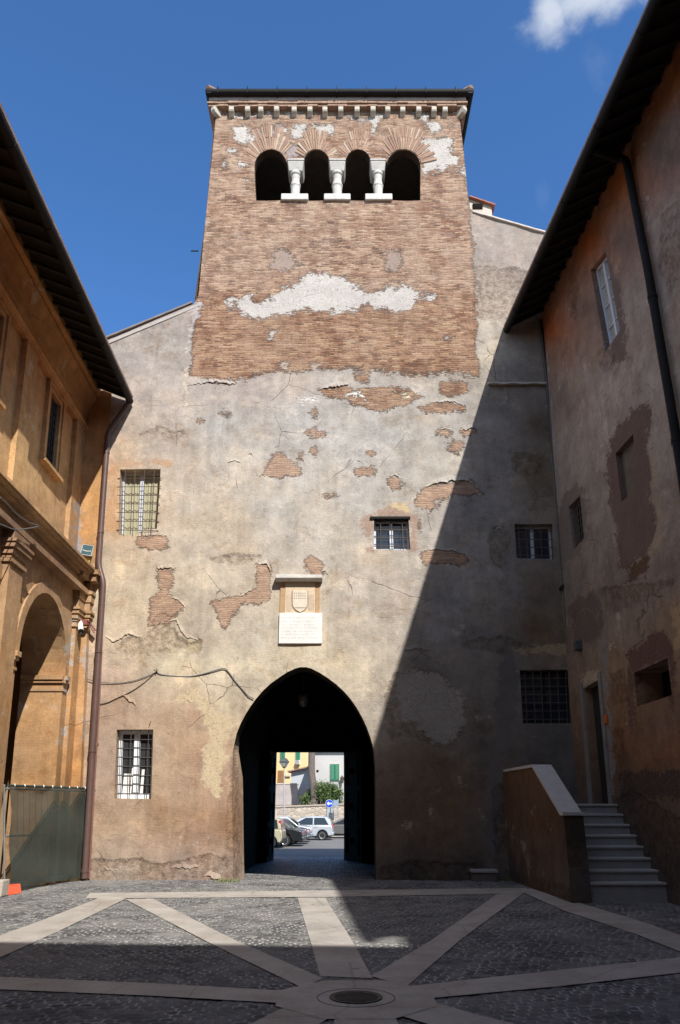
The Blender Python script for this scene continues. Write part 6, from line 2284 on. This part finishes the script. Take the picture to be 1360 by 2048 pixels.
        for cx in (ro, fo):
            y0 = s * (W / 2 - .10)
            m = MB().lathe([(r * .62, -.10), (r * .95, -.10), (r, -.07), (r, .07), (r * .95, .10), (r * .62, .10)], (cx, y0, r), 24, 'y')
            wh = add(m, 'wheel', TYRE, smooth=True, auto=40)
            m = MB().lathe([(0, .02 * s), (r * .2, .05 * s), (r * .24, .06 * s), (r * .58, .085 * s), (r * .64, .10 * s), (r * .66, .085 * s), (r * .64, -.02 * s)], (cx, y0 + .015 * s, r), 20, 'y')
            add(m, 'rim', RIM, wh, smooth=True, auto=30)
            m = MB()
            for i in range(7):
                a = 2 * math.pi * i / 7
                m.bar((cx + r * .26 * math.cos(a), y0 + .108 * s, r + r * .26 * math.sin(a)), (cx + r * .56 * math.cos(a), y0 + .112 * s, r + r * .56 * math.sin(a)), .035, .02)
            add(m, 'spokes', PLAST, wh)
    z0, z1 = belt + .06, H - .12
    m = MB().poly([(xat(z0, 0) - .02, -gw(z0) * .86, z0), (xat(z0, 0) - .02, gw(z0) * .86, z0), (xat(z1, 0) - .02, gw(z1) * .84, z1), (xat(z1, 0) - .02, -gw(z1) * .84, z1)])
    add(m, 'rear_window', CG)
    m = MB().poly([(xat(z0, 1) + .02, -gw(z0) * .88, z0), (xat(z0, 1) + .02, gw(z0) * .88, z0), (xat(z1, 1) + .02, gw(z1) * .86, z1), (xat(z1, 1) + .02, -gw(z1) * .86, z1)])
    add(m, 'windscreen', CG)
    m = MB().box(-.06, .16, -W * .44, W * .44, .30, .50)
    add(m, 'rear_bumper', PLAST if kind == 'tall' else pm, bevel=.04)
    m = MB().box(L - .14, L + .05, -W * .42, W * .42, .30, .50)
    add(m, 'front_bumper', pm, bevel=.04)
    m = MB().box(ro - .38, fo + .36, -W * .37, W * .37, .17, .64)
    add(m, 'underbody', PLAST)
    return T


def build_cars():
    grp = 'cars parked beyond the gate'
    a = math.pi - R(6)

    def put(cx_tail, Y, rz, **k):
        p = c5(cx_tail, 1500, Y)
        return (p.x, Y, gz(Y) + .006), rz
    l, r_ = put(286, 46.2, a)
    make_car('pale gold hatchback with a tall red tail light nearest the gate', 'tall', (0.56, 0.50, 0.33), l, r_, 3.55, 1.58, 1.56, grp, wheel=.30)
    l, r_ = put(590, 48.2, a)
    make_car('black saloon parked just behind the pale gold hatchback', 'sedan', (0.022, 0.024, 0.028), l, r_, 4.4, 1.74, 1.42, grp, wheel=.32)
    l, r_ = put(662, 50.7, a)
    make_car('dark slate grey saloon between the black and the silver cars', 'sedan', (0.075, 0.085, 0.105), l, r_, 4.3, 1.72, 1.42, grp, wheel=.31)
    l, r_ = put(694, 53.2, a)
    make_car('silver saloon mostly hidden behind the dark grey saloon', 'sedan', (0.62, 0.64, 0.68), l, r_, 4.2, 1.70, 1.50, grp, wheel=.30)
    l, r_ = put(1030, 56.0, math.pi - R(3))
    make_car('white silver hatchback seen side on in the middle of the gate', 'hatch', (0.50, 0.53, 0.56), l, r_, 3.75, 1.69, 1.49, grp, wheel=.29)
    p = c5(790, 1500, 58.8)
    make_car('grey hatchback at the right of the gate behind the white one', 'hatch', (0.16, 0.155, 0.15), (p.x + 3.9, 58.8, gz(58.8) + .006), math.pi - R(2), 3.9, 1.66, 1.44, grp, wheel=.29)


build_cars()


def stone_mat(name, a, b, sc=2.6):
    q = NT(name)
    v = q.voro(sc, 'F1', .9, q.vscale(q.co(), 1, 1, 1.5))
    e = q.voro(sc, 'DISTANCE_TO_EDGE', .9, q.vscale(q.co(), 1, 1, 1.5))
    f = q.sep(v.outputs['Color'])[0]
    c = q.mix(f, a, b)
    c = q.mix(1.0, c, q.grey(q.math('MULTIPLY_ADD', q.noise(9, 6, .7), .8, .6)), 'MULTIPLY')
    c = q.mix(q.step(e.outputs['Distance'], .07, .02), c, (0.42, 0.39, 0.34))
    q.bump(q.math('ADD', q.math('MULTIPLY', q.step(e.outputs['Distance'], 0, .12), .03), q.math('MULTIPLY', q.noise(12, 5), .02)))
    return q.done(c, .92)


def leaves(m, pts, size, r_=None):
    for p in pts:
        n = Vector(rng.normal(0, 1, 3)).normalized()
        x = n.orthogonal().normalized()
        x = Matrix.Rotation(rng.uniform(0, 6.3), 3, n) @ x
        y = n.cross(x)
        s = size * rng.uniform(.6, 1.4)
        p = Vector(p)
        m.poly([p - x * s, p + y * s * .42, p + x * s, p - y * s * .42])


def build_street():
    # low stone retaining wall and the raised ground behind it
    WY = 64.0
    T = thing('stone_wall', 'low wall of mixed pinkish stone running behind the parked cars', 'wall', (0, WY, -.6))
    a, b, c = c5(-700, 1030, WY), c5(500, 985, WY), c5(1900, 930, WY)
    m = MB()
    for p, q in ((a, b), (b, c)):
        m.hexa([(p.x, WY, -.8), (q.x, WY, -.8), (q.x, WY + .5, -.8), (p.x, WY + .5, -.8), (p.x, WY, p.z - .1), (q.x, WY, q.z - .1), (q.x, WY + .5, q.z - .1), (p.x, WY + .5, p.z - .1)])
    m.build('stonework', stone_mat('mixed_pink_stone', (0.34, 0.27, 0.21), (0.50, 0.42, 0.35)), T)
    m = MB()
    for p, q in ((a, b), (b, c)): m.bar((p.x, WY + .22, p.z - .05), (q.x, WY + .22, q.z - .05), .6, .10)
    m.build('wall_coping', simple('pinkish_coping', (0.40, 0.33, 0.27), .9, .2, 4, .01), T)
    gt = 1.35
    m = MB().hexa([(-40, WY + .5, gt), (40, WY + .5, gt), (40, 95, gt + .6), (-40, 95, gt + .6), (-40, WY + .5, gt + .02), (40, WY + .5, gt + .02), (40, 95, gt + .62), (-40, 95, gt + .62)])
    tag(m.build('terrain', simple('dry_garden_earth', (0.20, 0.16, 0.11), .95, .2, 2), None), kind='structure')
    # plastered garden wall
    Y = 69.5
    p, q = c5(-300, 670, Y), c5(500, 672, Y)
    T = thing('garden_wall', 'stained mauve grey garden wall with a thin pale coping left of the pine', 'wall', ((p.x + q.x) / 2, Y, gt))
    MB().box(p.x, q.x, Y, Y + .4, gt - .1, p.z).build('plaster', simple('mauve_grey_plaster', (0.40, 0.35, 0.33), .95, .25, 1.2, .01), T)
    MB().box(p.x, q.x + .04, Y - .05, Y + .45, p.z + .002, p.z + .10).build('wall_coping', M['stone'], T)
    # lean-to shed with a sloping roof
    Y = 72.0
    a, b = c5(395, 490, Y), c5(690, 412, Y)
    base = c5(395, 980, Y).z
    T = thing('lean_to_shed', 'pale lean-to shed with a sloping roof behind the garden wall', 'shed', ((a.x + b.x) / 2, Y, gt))
    MB().prism([(a.x, Y, gt - .2), (b.x, Y, gt - .2), (b.x, Y, b.z), (a.x, Y, a.z)], (0, 2.5, 0)).build('wall', simple('pale_grey_shed_plaster', (0.44, 0.46, 0.49), .9, .06, 2), T)
    r0, r1 = c5(340, 484, Y - .4), c5(700, 408, Y - .4)
    MB().prism([(r0.x, Y - .5, r0.z), (r1.x, Y - .5, r1.z), (r1.x, Y - .5, r1.z + .12), (r0.x, Y - .5, r0.z + .10)], (0, 3.2, 0)).build('roof', M['tile'], T)
    # tall dark return wall whose shade crosses the shed
    # yellow house
    Y = 76.0

    def shutters(T_h, cx0, cy0, cx1, cy1, Yw, mat, open_=False):
        p, q = c5(cx0, cy1, Yw), c5(cx1, cy0, Yw)
        w = (q.x - p.x) / 2
        fr = MB().box(p.x - .06, q.x + .06, Yw - .05, Yw + .1, p.z - .08, q.z + .06).build('window', M['stone'], T_h)
        for k in range(2):
            x0 = p.x + w * k + .01
            m = MB().box(x0, x0 + w - .02, Yw - .12, Yw - .055, p.z, q.z)
            n = 14
            for i in range(n):
                z = p.z + .08 + (q.z - p.z - .16) * (i + .5) / n
                m.hexa([(x0 + .07, Yw - .145, z - .02), (x0 + w - .09, Yw - .145, z - .02), (x0 + w - .09, Yw - .121, z + .0), (x0 + .07, Yw - .121, z + .0), (x0 + .07, Yw - .140, z - .012), (x0 + w - .09, Yw - .140, z - .012), (x0 + w - .09, Yw - .121, z + .03), (x0 + .07, Yw - .121, z + .03)])
            m.build('shutter', mat, fr)
    green = simple('green_shutter_paint', (0.012, 0.16, 0.085), .5, .1, 5)
    p, q = c5(150, 700, Y), c5(800, 0, Y)
    T = thing('yellow_house', 'sunlit yellow house with green shutters and an air conditioner box', 'house', ((p.x + q.x) / 2, Y, gt))
    MB().box(p.x - .1, q.x, Y, Y + 9, gt - .3, 14).build('wall', simple('sunny_yellow_plaster', (0.66, 0.50, 0.26), .9, .06, .8), T)
    MB().prism([(p.x - .5, Y - .5, 14.01), (q.x + .3, Y - .5, 14.01), (q.x + .3, Y + 4.5, 16), (p.x - .5, Y + 4.5, 16)], (0, .01, .2)).build('roof', M['tile'], T)
    shutters(T, 228, 60, 308, 330, Y, green)
    shutters(T, 462, 40, 535, 302, Y, green)
    pp, qq = c5(192, 655, Y), c5(285, 460, Y)
    fr = MB().box(pp.x, qq.x, Y - .10, Y + .1, pp.z, qq.z).build('door', simple('brown_plank_door', (0.23, 0.12, 0.04), .8, .3, 5), T)
    pp, qq = c5(310, 535, Y), c5(382, 522, Y)
    MB().box(pp.x, qq.x, Y - .2, Y + .05, pp.z - .1, qq.z).build('ledge', M['stone'], T)
    pp, qq = c5(462, 366, Y - .4), c5(530, 306, Y - .4)
    U = thing('air_conditioner', 'white air conditioner box fixed under the green window of the yellow house', 'air conditioner', ((pp.x + qq.x) / 2, Y - .2, pp.z))
    MB().box(pp.x, qq.x, Y - .42, Y - .02, pp.z, qq.z).build('case', M['white'], U, bevel=.02)
    MB().lathe([(0, 0), (.20, 0), (.20, .01), (0, .01)], ((pp.x + qq.x) / 2 - .05, Y - .435, (pp.z + qq.z) / 2), 18, 'y').build('fan_grille', simple('grey_fan_grille', (0.25, 0.27, 0.30), .6), U)
    m = MB().box(pp.x + .05, pp.x + .1, Y - .4, Y + .02, pp.z - .08, pp.z - .002).box(qq.x - .1, qq.x - .05, Y - .4, Y + .02, pp.z - .08, pp.z - .002)
    m.build('bracket', M['galv'], U)
    # salmon house, a sliver at the left
    p = c5(-900, 700, Y - 1)
    q = c5(156, 0, Y - 1)
    T = thing('salmon_house', 'salmon pink house edge at the far left of the gate opening', 'house', (q.x - 2, Y - 1, gt))
    MB().box(p.x, q.x, Y - 1, Y + 8, gt - .3, 13).build('wall', simple('salmon_plaster', (0.72, 0.34, 0.22), .9, .08, .8), T)
    MB().prism([(p.x, Y - 1.5, 13.01), (q.x + .3, Y - 1.5, 13.01), (q.x + .3, Y + 4, 15), (p.x, Y + 4, 15)], (0, .01, .2)).build('roof', M['tile'], T)
    # white house at the right
    Y = 66.5
    p, q = c5(742, 960, Y), c5(1900, 0, Y)
    T = thing('white_house', 'white house with a pair of closed green shutters right of the pine trunk', 'house', ((p.x + q.x) / 2, Y, gt))
    zt = c5(1165, 196, Y).z + .1
    MB().box(p.x, q.x, Y, Y + 9, gt - .3, zt).build('wall', simple('off_white_plaster', (0.47, 0.455, 0.44), .92, .08, 1.0), T)
    MB().prism([(p.x - .3, Y - .3, zt + .01), (q.x + .4, Y - .3, zt + .01), (q.x + .4, Y + 6, zt + .4), (p.x - .3, Y + 6, zt + .4)], (0, .01, .12)).build('roof', M['tile'], T)
    shutters(T, 985, 365, 1122, 612, Y, green)
    h = c5(793, 470, Y)
    MB().lathe([(0, 0), (.09, 0), (.11, .03), (0, .03)], (h.x, Y - .035, h.z), 10, 'y').build('vent_hole', M['dark'], T)
    pp, qq = c5(1030, 722, Y), c5(1075, 690, Y)
    MB().box(pp.x, qq.x, Y - .06, Y + .05, pp.z, qq.z).build('meter_box', simple('grey_meter_box', (0.25, 0.25, 0.26), .7), T)
    w = c5(1165, 600, Y)
    U = thing('house_lamp', 'small dark lantern on the white house beside the green shutters', 'wall lamp', (w.x, Y - .3, w.z))
    MB().lathe([(.03, -.28), (.10, -.26), (.15, .10), (.19, .12), (.03, .3)], (w.x, Y - .35, w.z), 6).build('lantern', M['iron'], U)
    MB().tube([(w.x, Y + .02, w.z + .28), (w.x, Y - .35, w.z + .34), (w.x, Y - .35, w.z + .28)], .02, 6).build('bracket', M['iron'], U)
    # pine: bare trunk in the picture, umbrella crown high above
    Y = 65.7
    b, t = c5(742, 945, Y), c5(698, 190, Y)
    T = thing('pine_tree', 'tall pine with a thick bare grey trunk beyond the parked cars', 'tree', (b.x, Y, gt))
    d = (t - b) / (t.z - b.z)
    m = MB()
    path, rad = [], []
    for i in range(44):
        z = gt - .3 + i * .55
        k = max(0, z - b.z)
        p = b + d * (z - b.z)
        path.append(Vector((p.x + .05 * math.sin(i * .9), Y + .05 * math.cos(i * .7), z)))
        rad.append((.31 - .005 * i) + (.10 * math.exp(-i * .9)) + rng.uniform(-.008, .008))
    m.tube(path, rad, 14)
    tr = m.build('trunk', M['bark'], T, smooth=True)
    top = path[-1]
    m = MB()
    ends = []
    for i in range(11):
        a = i * 2.4
        l = rng.uniform(1.8, 3.6)
        e = top + Vector((l * math.cos(a), l * math.sin(a), rng.uniform(1.0, 2.2)))
        m.tube([top - Vector((0, 0, rng.uniform(.1, 1.6))), top.lerp(e, .5) + Vector((0, 0, .2)), e], [.10, .07, .03], 6)
        ends.append(e)
    m.build('limb', M['bark'], T)
    m = MB()
    for e in ends + [top + Vector((0, 0, 1.5))]:
        leaves(m, [e + Vector(rng.normal(0, 1, 3) * np.array([.75, .75, .32])) for _ in range(230)], .16)
    m.build('crown', leaf_mat('pine_needles', (0.03, 0.055, 0.018), (0.075, 0.105, 0.035)), T)
    # laurel bush
    Y = 65.75
    c = c5(850, 830, Y)
    T = thing('laurel_bush', 'rounded green laurel bush around the foot of the pine trunk', 'bush', (c.x, Y, gt))
    m = MB()
    cl = []
    for i in range(95):
        a = rng.uniform(0, 2 * math.pi)
        k = math.sqrt(rng.uniform(0, 1))
        cx = 850 + 275 * k * math.cos(a)
        top_y = 660 + 190 * (abs(cx - 900) / 290) ** 1.7
        cy = 955 - (955 - top_y) * rng.uniform(.12, 1)
        if 655 < cx < 790: cy = max(cy, 700)
        q = c5(cx, cy, Y)
        yy = Y + rng.uniform(-.55, .5) * (1.15 - abs(cx - 850) / 290)
        if 655 < cx < 800: yy = Y + .42 + rng.uniform(0, .15)
        cl.append(Vector((q.x, yy, max(q.z, gt + .15))))
    for q in cl: leaves(m, [q + Vector(rng.normal(0, .17, 3)) for _ in range(85)], .085)
    m.build('foliage', M['leaf'], T)
    m = MB()
    for q in cl[::4]: m.tube([(c.x + (q.x - c.x) * .25, q.y, gt - .1), ((c.x + q.x) / 2, q.y, (gt + q.z) / 2), q], [.035, .025, .01], 5)
    m.build('stem', M['bark'], T)
    # street lamp
    Y = 60.0
    b = c5(291, 1150, Y)
    tp = c5(289, 430, Y)
    T = thing('street_lamp', 'slim grey street lamp with a four sided lantern left of the pine', 'street lamp', (b.x, Y, gz(Y)))
    MB().tube([(b.x, Y, gz(Y)), (b.x, Y, gz(Y) + 1.0), (tp.x, Y, tp.z)], [.075, .05, .04], 10).build('post', simple('grey_lamp_post', (0.36, 0.36, 0.40), .5), T)
    z = lambda cy: c5(289, cy, Y).z
    X = tp.x
    R4 = Matrix.Rotation(R(30), 3, 'Z')
    MB().lathe([(.03, z(430)), (.06, z(425)), (.17, z(408)), (.15, z(405))], (X, Y, 0), 8).build('lantern_base', M['iron'], T)
    MB().lathe([(.17, z(405)), (.36, z(338)), (.34, z(337)), (.15, z(404))], (X, Y, 0), 4, rot=R4).build('lantern_glass', simple('milky_lamp_glass', (0.34, 0.36, 0.33), .3, .1), T)
    m = MB().lathe([(.40, z(337)), (.42, z(328)), (.26, z(290)), (.12, z(272)), (.05, z(268)), (.03, z(255))], (X, Y, 0), 4, rot=R4)
    for i in range(4):
        a = R(30) + i * math.pi / 2
        m.tube([(X + .17 * math.cos(a), Y + .17 * math.sin(a), z(405)), (X + .37 * math.cos(a), Y + .37 * math.sin(a), z(337))], .018, 5)
    m.build('lantern_roof', simple('verdigris_lantern', (0.07, 0.085, 0.075), .6), T)
    # blue arrow sign
    Y = 61.5
    c = c5(971, 960, Y)
    rad = .285
    T = thing('arrow_sign', 'round blue road sign with a white arrow pointing left', 'road sign', (c.x + .25, Y, gz(Y)))
    g = c5(1003, 1200, Y)
    foot = Vector((c.x + (g.x - c.x) / (c.z - g.z) * (c.z + .62) * 1.0, Y + .03, -.6))
    MB().tube([foot, (c.x, Y + .05, c.z + .2)], .03, 8).build('post', simple('dark_sign_post', (0.06, 0.065, 0.075), .5), T)
    MB().lathe([(0, 0), (rad, 0), (rad, .02), (0, .02)], (c.x, Y - .02, c.z), 32, 'y').build('plate', simple('white_sign_rim', (0.70, 0.72, 0.75), .4, .03), T)
    pl = MB().lathe([(0, 0), (rad * .93, 0), (rad * .93, .006), (0, .006)], (c.x, Y - .03, c.z), 32, 'y').build('blue_face', simple('blue_sign_face', (0.012, 0.06, 0.55), .35, .03), T)
    ar = [(-.19, 0), (-.04, .15), (-.04, .075), (.04, .045), (.19, .045), (.19, -.045), (.04, -.045), (-.04, -.075), (-.04, -.15)]
    MB().prism([(c.x + x, Y - .036, c.z + z_) for x, z_ in ar], (0, .004, 0)).build('arrow', simple('white_sign_arrow', (0.78, 0.80, 0.82), .4, .03), pl)
    Y = 63.0
    p, q = c5(1034, 998, Y), c5(1097, 908, Y)
    T = thing('plate_sign', 'grey blue rectangular road sign on a pale post behind the arrow sign', 'road sign', (q.x + .05, Y, gz(Y)))
    k = c5(1106, 900, Y)
    MB().tube([(k.x, Y, -.6), (k.x, Y, k.z + .05)], .035, 8).build('post', M['galv'], T)
    MB().box(p.x, k.x - .02, Y - .05, Y - .02, p.z, q.z).build('plate', simple('grey_blue_plate', (0.22, 0.29, 0.38), .5, .1), T)
    p, q = c5(935, 1195, 63.6), c5(1048, 1012, 63.6)
    T = thing('notice_board', 'faded grey notice panel on the stone wall below the blue sign', 'board', ((p.x + q.x) / 2, 63.8, p.z))
    MB().box(p.x, q.x, 63.90, 63.99, p.z, q.z).build('panel', simple('faded_grey_poster', (0.30, 0.33, 0.34), .8, .3, 6), T)
    MB().box(p.x - .03, q.x + .03, 63.88, 63.995, q.z + .002, q.z + .04).build('rail', M['galv'], T)


build_street()
